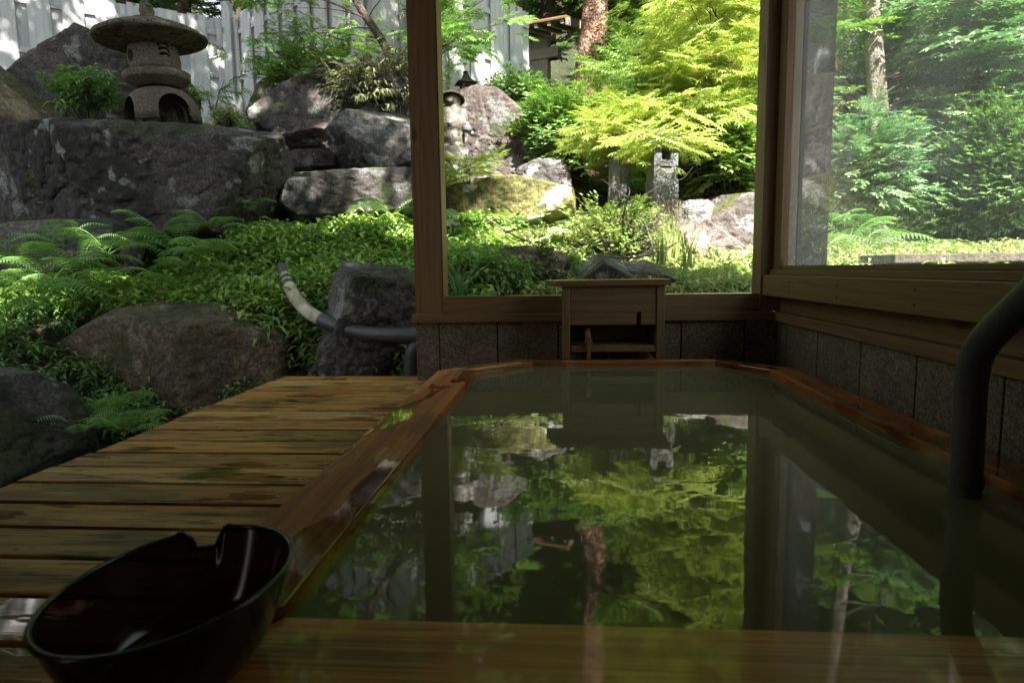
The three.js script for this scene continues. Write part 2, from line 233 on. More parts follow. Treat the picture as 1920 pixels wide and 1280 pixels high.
// the tub: mitred rim boards around the water
const inner = [[-0.302, -0.632], [-0.302, -2.262], [-0.097, -2.463], [0.609, -2.463], [0.745, -2.25], [0.745, -0.632]];
const outer = [[-0.437, -0.40], [-0.437, -2.244], [-0.185, -2.507], [0.625, -2.507], [0.838, -2.272], [0.838, -0.40]];
{
  const t = thing('bath_tub', 'sunken wooden bath tub with a red brown stained rim and cut corners', 'bath');
  const ring = (i, j, ins, out2) => [ins[i], ins[j], out2[j], out2[i]];
  const bz = (quad, y0, y1, m, name, gap = 0.0012) => {
    const cx = quad.reduce((s, q) => s + q[0], 0) / 4, cz = quad.reduce((s, q) => s + q[1], 0) / 4, sh = new THREE.Shape(quad.map(([x, z]) => new THREE.Vector2((x - cx) * (1 - gap), -(z - cz) * (1 - gap))));
    const b = 0.0035, g = new THREE.ExtrudeGeometry(sh, { depth: y1 - y0 - 2 * b, bevelEnabled: true, bevelThickness: b, bevelSize: 0.003, bevelOffset: -0.003, bevelSegments: 2 }); g.rotateX(-Math.PI / 2);
    const d = [quad[1][0] - quad[0][0], quad[1][1] - quad[0][1]], a = Math.atan2(-d[1], d[0]); g.rotateY(-a); const u = boxUV(g, 0, 0.5, 2.6, br(), br()); u.rotateY(a); u.translate(cx, y0 + b, cz); return part(name, u, m, t);
  };
  for (let i = 0; i < 5; i++) bz(ring(i, i + 1, inner, outer), -0.05, 0.016, M.rim[[0, 1, 2, 1, 2][i]], 'rim_board');
  bz([[-0.302, -0.633], [0.745, -0.633], [0.838, -0.40], [-0.437, -0.40]], -0.05, 0.0045, M.rimWet, 'rim_board', 0);
  const wall = [[-0.30, -0.63], [-0.30, -2.26], [-0.096, -2.461], [0.608, -2.461], [0.743, -2.249], [0.743, -0.63]];
  for (let i = 0; i < 6; i++) { const a = inner[i], b = inner[(i + 1) % 6], c = outer[i], d = outer[(i + 1) % 6], k = 0.4; bz([a, b, [lerp(b[0], d[0], k), lerp(b[1], d[1], k)], [lerp(a[0], c[0], k), lerp(a[1], c[1], k)]], -0.62, -0.052, M.rim[i % 3], 'side_board'); }
  part('floor_board', board(-0.43, -0.66, -2.5, 0.83, -0.625, -0.41), M.rim[0], t);
  // water: one calm sheet, slightly cloudy green
  const sh = new THREE.Shape(inner.map(([x, z]) => new THREE.Vector2(x, -z))), wg = new THREE.ExtrudeGeometry(sh, { depth: 0.615, bevelEnabled: false }); wg.rotateX(-Math.PI / 2); wg.translate(0, -0.618, 0);
  const wave = dataTex(1024, 1024, (x, y) => { const u = x / 1024, v = y / 1024, q = 0.5 + 0.30 * pf(u, v, 7, 9, 5, 3) + 0.16 * pf(u, v, 16, 24, 9, 2); return [q, q, q]; });
  struct('water', boxUV(wg, 0, 1, 1), new THREE.MeshPhysicalMaterial({ color: col(0.128, 0.124, 0.064), roughness: 0.015, ior: 1.36, bumpMap: wave, bumpScale: 0.0006 }));
}
{ // deck
  const d = thing('wooden_deck', 'wet weathered plank deck left of the bath', 'deck');
  const r = rng(15);
  for (let k = -14; k < 17; k++) { const z = -0.743 - 0.1255 * k, far = k === 16; const dz = far ? 0.116 : 0.118, jx = (r() - 0.5) * 0.012, g = board(-1.30 + jx, -0.14, z - 0.1255 + 0.006, k < -2 ? 0.9 : -0.446, -0.110 + (r() - 0.5) * 0.003, z - 0.006, 0.004); part('plank', g, M.deck[Math.floor(r() * 5)], d); }
  for (const x of [-1.2, -0.85, -0.52]) part('joist', board(x, -0.24, -2.72, x + 0.06, -0.1405, 1.0), M.cedar, d);
  for (const [x, z] of [[-1.2, -2.6], [-1.2, -1.6], [-1.2, -0.6], [-1.2, 0.8]]) part('footing', board(x, -0.75, z, x + 0.06, -0.2402, z + 0.06), M.cedar, d);
}
{ // spout box on the far rim
  const b = thing('spout_box', 'wooden box with overhanging lid, covering the hot water spout on the far rim', 'box');
  const lid = new THREE.Shape([[-0.002, 2.484], [0.441, 2.484], [0.441, 2.726], [-0.05, 2.726], [-0.05, 2.6]].map(([x, y]) => new THREE.Vector2(x, y))), lg = new THREE.ExtrudeGeometry(lid, { depth: 0.019, bevelEnabled: true, bevelSize: 0.002, bevelThickness: 0.002, bevelOffset: -0.002, bevelSegments: 1 }); lg.rotateX(-Math.PI / 2); lg.translate(0, 0.311, 0);
  part('lid', boxUV(lg, 0, 0.5, 3.2, 0.2, 0.1), M.cedarSmooth, b);
  part('side_panel', board(0.02, 0.0165, -2.5, 0.049, 0.3085, -2.726), M.cedar, b);
  part('side_panel', board(0.389, 0.0165, -2.5, 0.42, 0.3085, -2.726), M.cedar, b);
  const fp = new THREE.Shape([[0.05, 0.155], [0.311, 0.155], [0.311, 0.205], [0.330, 0.205], [0.330, 0.155], [0.388, 0.155], [0.388, 0.3085], [0.05, 0.3085]].map(([x, y]) => new THREE.Vector2(x, y))), fg = new THREE.ExtrudeGeometry(fp, { depth: 0.018, bevelEnabled: false }); fg.translate(0, 0, -2.526);
  part('front_panel', boxUV(fg, 0, 0.5, 3.2, 0.5, 0.6), M.cedar, b);
  part('shelf', board(0.05, 0.045, -2.505, 0.388, 0.072, -2.726, 0.006), M.cedar, b);
  part('back_panel', board(0.05, 0.0725, -2.708, 0.388, 0.3085, -2.7255), M.cedar, b);
}
{
  const p = thing('spout_pipe', 'rusty brown pipe elbow dripping into the bath from the spout box', 'pipe');
  const rust = new THREE.MeshStandardMaterial({ map: T(speck(91, 12, [0.16, 0.06, 0.022], [0.34, 0.15, 0.07], [0.08, 0.035, 0.02]), 8), roughness: 0.75, bumpMap: T(bumpN, 6), bumpScale: 0.002 });
  part('elbow', tube([V(0.112, 0.135, -2.7), V(0.115, 0.133, -2.56), V(0.119, 0.127, -2.515), V(0.121, 0.11, -2.493), V(0.122, 0.09, -2.49)], [0.011], 24, 14), rust, p);
  part('collar', lathe([[0.0105, 0], [0.0145, 0], [0.0145, 0.02], [0.0105, 0.02], [0.0105, 0]], 16).translate(0.122, 0.082, -2.49), rust, p);
  part('drop_tube', tube([V(0.122, 0.088, -2.49), V(0.123, 0.03, -2.489), V(0.123, -0.06, -2.489)], [0.0075], 12, 12), rust, p);
}
{
  const h = thing('hand_rail', 'dark green coated tubular handrail rising from the water at the right', 'handrail');
  const m = new THREE.MeshStandardMaterial({ color: col(0.075, 0.08, 0.06), roughness: 0.55, bumpMap: T(bumpN, 8), bumpScale: 0.0008 });
  part('tube', tube([V(0.675, -0.61, -1.062), V(0.675, -0.3, -1.062), V(0.674, 0.05, -1.062), V(0.673, 0.20, -1.062), V(0.672, 0.238, -1.05), V(0.671, 0.272, -1.018), V(0.668, 0.36, -0.905), V(0.66, 0.62, -0.58), V(0.655, 0.78, -0.38)], [0.0235], 60, 20), m, h);
  part('coupling', lathe([[0.0236, -0.01], [0.0252, -0.01], [0.0257, 0], [0.0252, 0.01], [0.0236, 0.01]], 20).translate(0.6745, 0.022, -1.062), m, h);
}
{ // translucent wash bowl on the near corner of the rim
  const b = thing('wash_bowl', 'dark translucent wash bowl with a thumb notch, standing on the near rim corner', 'bowl', V(-0.352, 0.0155, -0.527)); b.rotation.y = R(-6); b.scale.set(0.74, 0.9, 1);
  const seg = 192, prof = [[0.0, 0.004], [0.06, 0.004], [0.078, 0.006], [0.090, 0.016], [0.102, 0.038], [0.113, 0.066], [0.121, 0.094]];
  const pos = [], idx = [], nr = 40, curve = new THREE.SplineCurve(prof.map(([r, y]) => new THREE.Vector2(r, y)));
  const notch = (a) => { let d = Math.atan2(Math.sin(a - R(121)), Math.cos(a - R(121))); const q = Math.abs(d) / 0.17; return q < 1.8 ? 0.022 * (1 - sstep(0.45, 1.25, q)) - 0.003 * Math.exp(-(((q - 1.4) / 0.2) ** 2)) : 0; };
  for (let i = 0; i <= nr; i++) for (let j = 0; j <= seg; j++) { const a = j / seg * Math.PI * 2, c = curve.getPoint(i / nr), cut = notch(a), top = 0.094 - cut, y = c.y > 0.04 ? lerp(0.04, top, (c.y - 0.04) / 0.054) : c.y, e = 1 + 0.03 * Math.cos(2 * a); pos.push(Math.cos(a) * c.x * e, y, -Math.sin(a) * c.x * e * 1.03); }
  for (let i = 0; i < nr; i++) for (let j = 0; j < seg; j++) { const a = i * (seg + 1) + j; idx.push(a, a + 1, a + seg + 1, a + 1, a + seg + 2, a + seg + 1); }
  const g = new THREE.BufferGeometry(); g.setAttribute('position', new THREE.Float32BufferAttribute(pos, 3)); g.setIndex(idx); g.computeVertexNormals();
  const smoke = new THREE.MeshPhysicalMaterial({ color: col(0.055, 0.028, 0.015), transmission: 0.93, thickness: 0, roughness: 0.14, ior: 1.5, side: THREE.DoubleSide });
  part('bowl', boxUV(g), smoke, b);
  const rp = []; for (let j = 0; j < seg; j += 2) { const k = (nr * (seg + 1) + j) * 3; rp.push(V(pos[k], pos[k + 1], pos[k + 2])); }
  part('lip', new THREE.TubeGeometry(new THREE.CatmullRomCurve3(rp, true), 160, 0.0034, 8, true), new THREE.MeshPhysicalMaterial({ color: col(0.022, 0.03, 0.028), roughness: 0.2 }), b);
  part('foot_ring', lathe([[0.070, 0.0], [0.077, 0.0], [0.077, 0.006], [0.070, 0.006], [0.070, 0.0]], 64), M.plainDark, b);
}
{ // insulated pipe in the garden
  const p = thing('insulated_pipe', 'thick pipe in cream lagging and black tape, running from the plants to the bath house', 'pipe');
  const cream = new THREE.MeshStandardMaterial({ color: col(0.66, 0.62, 0.47), roughness: 0.6, map: T(speck(95, 5, [0.72, 0.7, 0.62], [1, 1, 1], [0.78, 0.74, 0.64]), 3), bumpMap: T(bumpN, 2), bumpScale: 0.004 });
  const tape = new THREE.MeshStandardMaterial({ color: col(0.055, 0.06, 0.068), roughness: 0.42 });
  const pts = [at(528, 500, 3.5), at(538, 527, 3.36), at(552, 556, 3.22), at(580, 586, 3.12), at(625, 609, 3.04), at(680, 624, 2.99), at(735, 628, 2.94), at(800, 629, 2.9)], c = new THREE.CatmullRomCurve3(pts, false, 'centripetal');
  const cut = (a, b, r, m, name, ribs) => { const n = ribs ? 90 : 24, q = [...Array(9)].map((_, i) => c.getPointAt(lerp(a, b, i / 8))), rad = [...Array(n + 1)].map((_, i) => r * (ribs ? 1 + 0.022 * ((i % 5) / 5) + 0.01 * Math.sin(i * 1.9) : 1)); part(name, tube(q, rad, n, 24), m, p); };
  cut(0, 0.10, 0.029, tape, 'taped_sleeve', true); cut(0.095, 0.125, 0.030, cream, 'cream_band'); cut(0.12, 0.15, 0.0315, tape, 'tape_band'); cut(0.148, 0.172, 0.0305, cream, 'cream_band'); cut(0.17, 0.21, 0.033, tape, 'tape_band');
  cut(0.205, 0.52, 0.034, cream, 'cream_lagging'); cut(0.515, 1, 0.0355, tape, 'taped_sleeve', true);
  const e = thing('drain_pipe', 'dark fat pipe elbow standing at the corner of the low wall', 'pipe');
  part('elbow', tube([V(-0.55, 0.03, -2.93), V(-0.63, 0.028, -2.925), V(-0.672, 0.0, -2.92), V(-0.685, -0.06, -2.92), V(-0.686, -0.4, -2.92)], [0.048], 40, 22), new THREE.MeshStandardMaterial({ color: col(0.035, 0.042, 0.034), roughness: 0.5 }), e);
}

// ---------- rocks ----------
const sphereCache = {};
function unitSphere(detail) { if (!sphereCache[detail]) { const g = new THREE.IcosahedronGeometry(1, detail); g.deleteAttribute('uv'); g.deleteAttribute('normal'); sphereCache[detail] = mergeVertices(g, 1e-5); } return sphereCache[detail].clone(); }
const TONES = {
  dark: { a: [0.022, 0.019, 0.018], b: [0.095, 0.082, 0.078], lichen: [0.27, 0.27, 0.26], lk: 0.27, moss: [0.035, 0.045, 0.012], mk: 0.25 },
  slate: { a: [0.06, 0.055, 0.05], b: [0.17, 0.16, 0.15], lichen: [0.36, 0.36, 0.34], lk: 0.24, moss: [0.05, 0.06, 0.018], mk: 0.32 },
  umber: { a: [0.05, 0.036, 0.034], b: [0.125, 0.092, 0.085], lichen: [0.22, 0.21, 0.20], lk: 0.2, moss: [0.05, 0.06, 0.018], mk: 0.4 },
  grey: { a: [0.08, 0.072, 0.068], b: [0.20, 0.185, 0.18], lichen: [0.42, 0.43, 0.42], lk: 0.14, moss: [0.06, 0.085, 0.015], mk: 0.3 },
  brown: { a: [0.12, 0.088, 0.05], b: [0.26, 0.195, 0.115], lichen: [0.26, 0.23, 0.16], lk: 0.28, moss: [0.06, 0.06, 0.015], mk: 0.22 },
  pink: { a: [0.10, 0.072, 0.065], b: [0.22, 0.165, 0.15], lichen: [0.36, 0.33, 0.31], lk: 0.2, moss: [0.08, 0.10, 0.02], mk: 0.35 },
  pale: { a: [0.10, 0.08, 0.073], b: [0.19, 0.16, 0.15], lichen: [0.27, 0.255, 0.245], lk: 0.18, moss: [0.08, 0.09, 0.02], mk: 0.3 },
  mossy: { a: [0.11, 0.105, 0.03], b: [0.26, 0.245, 0.065], lichen: [0.62, 0.62, 0.56], lk: 0.3, moss: [0.14, 0.15, 0.03], mk: 0.0 },
};
// a boulder from cutting planes [nx, ny, nz, distance] in a unit box, scaled to half sizes, with worn edges, pits and ledges
function boulder(label, pos, half, { seed = 1, turn = 0, planes = [], extra = 16, detail = 30, rough = 1, tone = 'grey', tilt = 0, group, soft = 110 } = {}) {
  const r = rng(seed * 71 + 5), P = planes.map(([x, y, z, d]) => { const l = Math.hypot(x, y, z); return [x / l, y / l, z / l, d]; });
  for (const [x, y, z] of [[1, 0, 0], [-1, 0, 0], [0, 1, 0], [0, -1, 0], [0, 0, 1], [0, 0, -1]]) { const n = V(x + (r() - 0.5) * 0.3, y + (r() - 0.5) * 0.3, z + (r() - 0.5) * 0.3).normalize(); P.push([n.x, n.y, n.z, 0.98]); }
  for (let i = 0; i < extra; i++) { const n = V(r() * 2 - 1, r() * 1.6 - 0.6, r() * 2 - 1).normalize(); P.push([n.x, n.y, n.z, 1.0 + 0.38 * r()]); }
  const chips = [...Array(26)].map(() => { const n = V(r() * 2 - 1, r() * 2 - 0.8, r() * 2 - 1).normalize(); return [n.x, n.y, n.z, 1.10 + 0.25 * r()]; });
  const g = unitSphere(detail), p = g.attributes.position, v = V(), c = [], t = TONES[tone], m = Math.max(...half), big = 0.13 * rough * Math.min(...half), so = seed * 13.7;
  for (let i = 0; i < p.count; i++) {
    v.fromBufferAttribute(p, i).normalize(); let s = 0; for (const [x, y, z, d] of P) { const k = (v.x * x + v.y * y + v.z * z) / d; if (k > 0) s += Math.pow(k, soft); }
    let q = Math.pow(s, -1 / soft); for (const [x, y, z, d] of chips) { const k = v.x * x + v.y * y + v.z * z; if (k > 0.2) q = Math.min(q, d * (0.94 + 0.10 * hash3((x * 99) | 0, (y * 99) | 0, 5)) / k); } v.multiplyScalar(q); const x = v.x * half[0], y = v.y * half[1], z = v.z * half[2];
    const f = 1.6 / Math.pow(m, 0.6), n1 = fbm(x * f + so, y * f, z * f, 3), n2 = 1 - Math.abs(fbm(x * f * 3 + so, y * f * 3.4, z * f * 3, 4)) * 2, n3 = fbm(x * 26, y * 26, z * 26 + so, 3);
    const d = big * n1 * 0.9 - big * 0.5 * Math.pow(Math.max(0, n2), 5) + 0.007 * rough * n3 + (Math.max(0, fbm(x * 7 + so, y * 7, z * 7, 2) - 0.32) * -0.10 * rough), L = Math.hypot(x, y, z) || 1;
    p.setXYZ(i, x + x / L * d, y + y / L * d, z + z / L * d);
  }
  g.computeVertexNormals(); const nn = g.attributes.normal;
  for (let i = 0; i < p.count; i++) {
    const x = p.getX(i), y = p.getY(i), z = p.getZ(i), a = fbm(x * 2.2 + so, y * 2.2, z * 2.2, 5), b = fbm(x * 8 + 31, y * 8 + so, z * 8, 5), e = fbm(x * 3 + 77, y * 3, z * 3 + so, 5);
    let k = mix3(t.a, t.b, sstep(-0.28, 0.3, a + 0.7 * fbm(x * 24, y * 24, z * 24, 3)));
    k = mix3(k, t.lichen, 0.85 * sstep(t.lk, t.lk + 0.07, b + 0.12 * fbm(x * 30, y * 30, z * 30, 2)));
    if (t.mk) k = mix3(k, t.moss, 0.9 * sstep(t.mk, t.mk + 0.08, e + 0.28 * nn.getY(i)));
    c.push(...k);
  }
  g.setAttribute('color', new THREE.Float32BufferAttribute(c, 3));
  const o = part('boulder', boxUV(g), M.rock); o.position.copy(pos); o.rotation.set(tilt, turn, 0); return tag(o, label, 'rock', group);
}
// from the box it fills in the picture at distance d
const box = (x0, y0, x1, y1, d, dz) => { const a = at((x0 + x1) / 2, (y0 + y1) / 2, d); return [a, [(x1 - x0) / 2 * d / F, (y1 - y0) / 2 * d / F, dz]]; };
const rock = (label, b, o) => boulder(label, ...box(...b), o);
rock('massive dark boulder with a flat top, carrying the broad capped stone lantern', [-70, 240, 545, 460, 4.35, 0.75], { seed: 2, tone: 'dark', detail: 96, extra: 10, rough: 1.0, soft: 140, planes: [[-0.75, -0.1, 1, 0.62], [0.35, 0, 1, 0.80], [0.1, 1, 0.05, 0.9], [1, -0.2, 0.1, 0.93], [-0.4, -0.9, 1, 0.95]] });
rock('low brown boulder with a rounded worn top beside the far end of the deck', [105, 556, 560, 830, 3.12, 0.36], { seed: 5, tone: 'brown', detail: 72, extra: 5, rough: 0.5, soft: 40, planes: [[-0.25, 0.05, 1, 0.8], [0.8, 0.1, 0.75, 0.9], [0, 1, 0.3, 0.98], [0.7, 1, 0.2, 1.0], [-0.8, 0.8, 0.2, 1.0]] });
rock('pale speckled grey rock behind the pipe, close to the left post', [585, 488, 830, 760, 3.25, 0.3], { seed: 7, tone: 'slate', detail: 50, extra: 8, rough: 1.0, soft: 140, planes: [[-0.9, 0.5, 0.5, 0.78], [0.25, 0.15, 1, 0.85], [0.1, 1, 0.15, 0.9], [0.6, -0.3, 1, 0.9]] });
rock('flat topped grey rock half buried in ferns below the lantern boulder', [10, 404, 250, 520, 3.7, 0.3], { seed: 9, tone: 'slate', detail: 34, rough: 0.6, planes: [[0, 1, 0.2, 0.9], [0.5, 0.3, 1, 0.85]] });
rock('dark mossy rock in the bottom left corner next to the deck edge', [-190, 690, 160, 990, 2.2, 0.32], { seed: 12, tone: 'dark', detail: 40, rough: 0.8, planes: [[0.8, 0.7, 0.2, 0.72], [0.2, 0.3, 1, 0.9]] });
rock('rounded dark boulder standing behind the lantern, against the fence', [66, 74, 345, 290, 6.0, 0.6], { seed: 15, tone: 'dark', detail: 36, rough: 0.8, planes: [[-0.7, 0.9, 0.2, 0.8], [0.5, 1, 0, 0.86]] });
rock('dark brown sloping rock at the upper left edge', [-230, 85, 85, 330, 5.0, 0.5], { seed: 18, tone: 'brown', detail: 30, rough: 0.7, planes: [[0.9, 0.8, 0.1, 0.62]] });
rock('big dark boulder under the bushes left of the post', [510, 138, 800, 320, 6.3, 0.6], { seed: 20, tone: 'dark', detail: 40, rough: 0.9, planes: [[0, 0.1, 1, 0.85], [-0.5, 1, 0.1, 0.9]] });
rock('greenish lichen covered boulder leaning left of the post', [620, 212, 800, 330, 5.4, 0.4], { seed: 22, tone: 'slate', detail: 40, rough: 0.5, planes: [[-0.7, -0.4, 0.8, 0.82], [0.4, 0.9, 0.5, 0.86], [0.1, 0.3, 1, 0.85]] });
rock('flat dark ledge of rock with white lichen patches above the leafy slope', [535, 318, 830, 425, 4.85, 0.45], { seed: 24, tone: 'dark', detail: 46, rough: 1.0, planes: [[0, 1, 0.1, 0.85], [0, 0, 1, 0.9]] });
rock('small flat slab of rock resting behind the pale ledge', [548, 284, 650, 330, 5.5, 0.3], { seed: 26, tone: 'umber', detail: 20, planes: [[0, 1, 0.1, 0.8]] });
rock('reddish pointed rock leaning below the fence corner', [462, 150, 535, 262, 6.4, 0.25], { seed: 28, tone: 'pink', detail: 24, rough: 0.7, planes: [[-1, 0.75, 0.2, 0.42]] });
rock('overhanging dark rock under the leafy bush', [525, 232, 650, 290, 6.0, 0.35], { seed: 29, tone: 'umber', detail: 24, planes: [[0.2, -0.6, 1, 0.8]] });
rock('tall streaked rock face behind the raccoon dog statue', [835, 176, 1020, 340, 7.0, 0.5], { seed: 31, tone: 'umber', detail: 44, rough: 0.7, planes: [[-0.1, 0.05, 1, 0.7], [0.9, 0.9, 0.2, 0.8], [0, 1, 0, 0.95]] });
rock('small upright rock that carries the raccoon dog statue', [822, 274, 884, 350, 6.1, 0.2], { seed: 33, tone: 'grey', detail: 24, planes: [[0, 1, 0, 0.85]] });
rock('moss yellow slab with a white crest right of the left post', [828, 333, 1075, 425, 5.2, 0.3], { seed: 35, tone: 'mossy', detail: 46, rough: 0.9, planes: [[-0.1, -0.02, 1, 0.78], [0.65, 1, 0, 0.85], [-0.1, 1, 0, 0.93]] });
rock('grey jagged rock just above the moss yellow slab', [962, 304, 1068, 372, 5.7, 0.25], { seed: 37, tone: 'grey', detail: 30, rough: 1.2 });
rock('grey lichen spotted rock behind the lid of the spout box', [1068, 474, 1195, 580, 3.75, 0.22], { seed: 39, tone: 'grey', detail: 40, rough: 0.8, planes: [[-0.9, 1, 0.2, 0.66], [0.7, 1, 0.3, 0.74]] });
rock('smooth sloping pale rock behind the right end of the spout box lid', [1150, 488, 1310, 590, 3.85, 0.25], { seed: 41, tone: 'pale', detail: 36, rough: 0.5, planes: [[0.75, 1, 0.25, 0.62], [0, 1, 0.4, 0.85]] });
rock('big pale weathered rock wall beside the corner post', [1285, 366, 1500, 530, 5.6, 0.5], { seed: 43, tone: 'pale', detail: 46, rough: 0.6, planes: [[0, 0.05, 1, 0.8], [0, 1, 0, 0.95], [-0.8, 0.8, 0.3, 0.95]] });
rock('broken rock lying in front of the pale rock wall', [1275, 418, 1405, 545, 5.0, 0.25], { seed: 45, tone: 'pink', detail: 36, rough: 1.1, planes: [[0.8, 1, 0.2, 0.7]] });
rock('rounded grey rock half hidden by the twiggy bush', [1245, 380, 1335, 465, 5.5, 0.25], { seed: 47, tone: 'grey', detail: 28, rough: 0.8 });
rock('single mossy rock in the undergrowth seen through the window', [1640, 352, 1705, 430, 8, 0.3], { seed: 49, tone: 'pink', detail: 24 });
rock('grey rock under the ferns seen through the window', [1575, 420, 1665, 500, 6.5, 0.25], { seed: 51, tone: 'pale', detail: 24 });
rock('mossy stump like rock under the bare twigs behind the sill', [940, 468, 1060, 590, 4.0, 0.22], { seed: 53, tone: 'brown', detail: 30, rough: 1.3 });

// ---------- stone lanterns ----------
const ev = new Evaluator(); ev.attributes = ['position', 'normal', 'uv'];
const csg = (a, list) => { let r = new Brush(a.index ? a : a); r.updateMatrixWorld(); for (const g of list) { const b = new Brush(g); b.updateMatrixWorld(); r = ev.evaluate(r, b, SUBTRACTION); } return r.geometry; };
{
  const d = 4.35, base = at(308, 233, d), L = thing('snow_lantern', 'squat stone lantern with a very broad round cap on arched legs', 'stone lantern', base); L.rotation.z = R(3.5); L.rotation.x = R(2); L.rotation.y = R(14); L.scale.set(0.85, 0.95, 0.85);
  const dome = lathe([[0.215, 0], [0.285, 0], [0.28, 0.07], [0.262, 0.135], [0.23, 0.19], [0.18, 0.225], [0.12, 0.245], [0, 0.25], [0, 0.17], [0.10, 0.165], [0.16, 0.14], [0.195, 0.09], [0.21, 0.04], [0.215, 0]].reverse(), 64);
  const arch = (w, h) => { const s = new THREE.Shape(); s.moveTo(-w, -0.02); s.lineTo(w, -0.02); s.lineTo(w, h - w); s.absarc(0, h - w, w, 0, Math.PI); s.lineTo(-w, -0.02); const g = new THREE.ExtrudeGeometry(s, { depth: 0.7, bevelEnabled: false, curveSegments: 24 }); g.translate(0, 0, -0.35); return g; };
  part('legs', boxUV(csg(dome, [arch(0.122, 0.175).rotateY(R(38)), arch(0.122, 0.175).rotateY(R(128))])), M.stone, L);
  part('platform', boxUV(lathe([[0, 0.252], [0.15, 0.252], [0.17, 0.26], [0.235, 0.298], [0.245, 0.305], [0.247, 0.345], [0.238, 0.352], [0.19, 0.356], [0, 0.358]], 64)), M.stone, L);
  const fire = lathe([[0, 0.360], [0.178, 0.360], [0.186, 0.38], [0.190, 0.44], [0.186, 0.50], [0.176, 0.53], [0.14, 0.53], [0.14, 0.37], [0, 0.37]], 64), hole = new THREE.CylinderGeometry(0.042, 0.042, 0.2, 24).rotateX(Math.PI / 2).translate(0, 0.45, 0.17).rotateY(R(-44));
  const slits = [0, 1, 2].map((i) => new THREE.TorusGeometry(0.05, 0.011, 8, 16, 1.9).scale(1, 1, 6).rotateZ(0.6).translate(0, 0.405 + i * 0.038, 0.18).rotateY(R(42)));
  part('fire_box', boxUV(csg(fire, [hole, ...slits])), M.stone, L);
  const cap = part('cap', boxUV(lathe([[0, 0.532], [0.2, 0.532], [0.24, 0.545], [0.38, 0.565], [0.412, 0.578], [0.420, 0.592], [0.412, 0.606], [0.36, 0.632], [0.28, 0.664], [0.18, 0.692], [0.09, 0.706], [0, 0.708]], 72)), M.stoneMoss, L);
  part('finial', boxUV(lathe([[0, 0.702], [0.135, 0.702], [0.13, 0.718], [0.07, 0.728], [0.045, 0.738], [0.056, 0.775], [0.045, 0.82], [0, 0.85]], 40)), M.stoneMoss, cap);
}
{
  const L = thing('small_lantern', 'tiny stone lantern with a hipped roof on top of the tall streaked rock', 'stone lantern', at(874, 181, 7.0)); L.rotation.y = R(22);
  const hip = new THREE.CylinderGeometry(0.025, 0.155, 0.11, 4, 5).rotateY(Math.PI / 4), q = hip.attributes.position; for (let i = 0; i < q.count; i++) { const t = (q.getY(i) + 0.055) / 0.11, k = 1 - 0.32 * Math.sin(t * Math.PI) * (t > 0 ? 1 : 0); q.setX(i, q.getX(i) * k); q.setZ(i, q.getZ(i) * k); } hip.computeVertexNormals();
  part('base', boxUV(new RoundedBoxGeometry(0.19, 0.045, 0.19, 1, 0.006).translate(0, 0.0225, 0)), M.stone, L);
  part('fire_box', boxUV(csg(triUV(new THREE.BoxGeometry(0.115, 0.085, 0.115).translate(0, 0.0885, 0)), [triUV(new THREE.BoxGeometry(0.05, 0.045, 0.3).translate(0, 0.088, 0)), triUV(new THREE.BoxGeometry(0.3, 0.045, 0.05).translate(0, 0.088, 0))])), M.stone, L);
  const r = part('roof', boxUV(hip.translate(0, 0.187, 0)), M.stone, L);
  part('finial', boxUV(lathe([[0, 0.24], [0.03, 0.24], [0.026, 0.262], [0, 0.27]], 16)), M.stoneMoss, r);
}
function triUV(g) { return g; }
{
  const L = thing('pale_lantern', 'pale square stone lantern with a window, half hidden by the bright maple', 'stone lantern', at(1241, 338, 5.2)); L.rotation.y = R(12); L.scale.setScalar(0.87);
  part('base_stone', boxUV(new RoundedBoxGeometry(0.30, 0.55, 0.28, 1, 0.02).translate(0, -0.459, 0)), M.stone, L);
  part('pedestal', boxUV(csg(new THREE.BoxGeometry(0.22, 0.11, 0.2).translate(0, 0.055, 0), [new THREE.BoxGeometry(0.11, 0.03, 0.4).translate(0.0, 0.11, 0)])), M.whiteStone, L);
  part('lower_block', boxUV(new RoundedBoxGeometry(0.24, 0.18, 0.22, 1, 0.008).translate(0, -0.092, 0)), M.whiteStone, L);
  part('fire_box', boxUV(csg(new THREE.BoxGeometry(0.225, 0.19, 0.21).translate(0, 0.207, 0), [new THREE.BoxGeometry(0.085, 0.095, 0.5).translate(0, 0.217, 0), new THREE.BoxGeometry(0.5, 0.095, 0.085).translate(0, 0.217, 0)])), M.whiteStone, L);
  const hip = new THREE.CylinderGeometry(0.06, 0.24, 0.12, 4, 3).rotateY(Math.PI / 4).translate(0, 0.364, 0); part('roof', boxUV(hip.toNonIndexed()), M.whiteStone, L);
}
{ // fluted standing stone
  const p = thing('fluted_stone', 'pale grey fluted standing stone with a pointed tip under the maple', 'monument', at(1160, 392, 5.5)); p.rotation.y = R(15);
  const g = lathe([[0, 0], [0.098, 0], [0.098, 0.05], [0.09, 0.2], [0.085, 0.34], [0.074, 0.44], [0.05, 0.52], [0.02, 0.57], [0, 0.585]], 120), q = g.attributes.position;
  for (let i = 0; i < q.count; i++) { const a = Math.atan2(q.getZ(i), q.getX(i)), k = 1 - 0.10 * Math.pow(Math.abs(Math.sin(a * 5)), 3); q.setX(i, q.getX(i) * k); q.setZ(i, q.getZ(i) * k); } g.computeVertexNormals();
  part('shaft', boxUV(g), M.whiteStone, p);
  part('plinth', boxUV(new RoundedBoxGeometry(0.28, 0.06, 0.26, 1, 0.01).translate(0, -0.031, 0)), M.whiteStone, p);
}
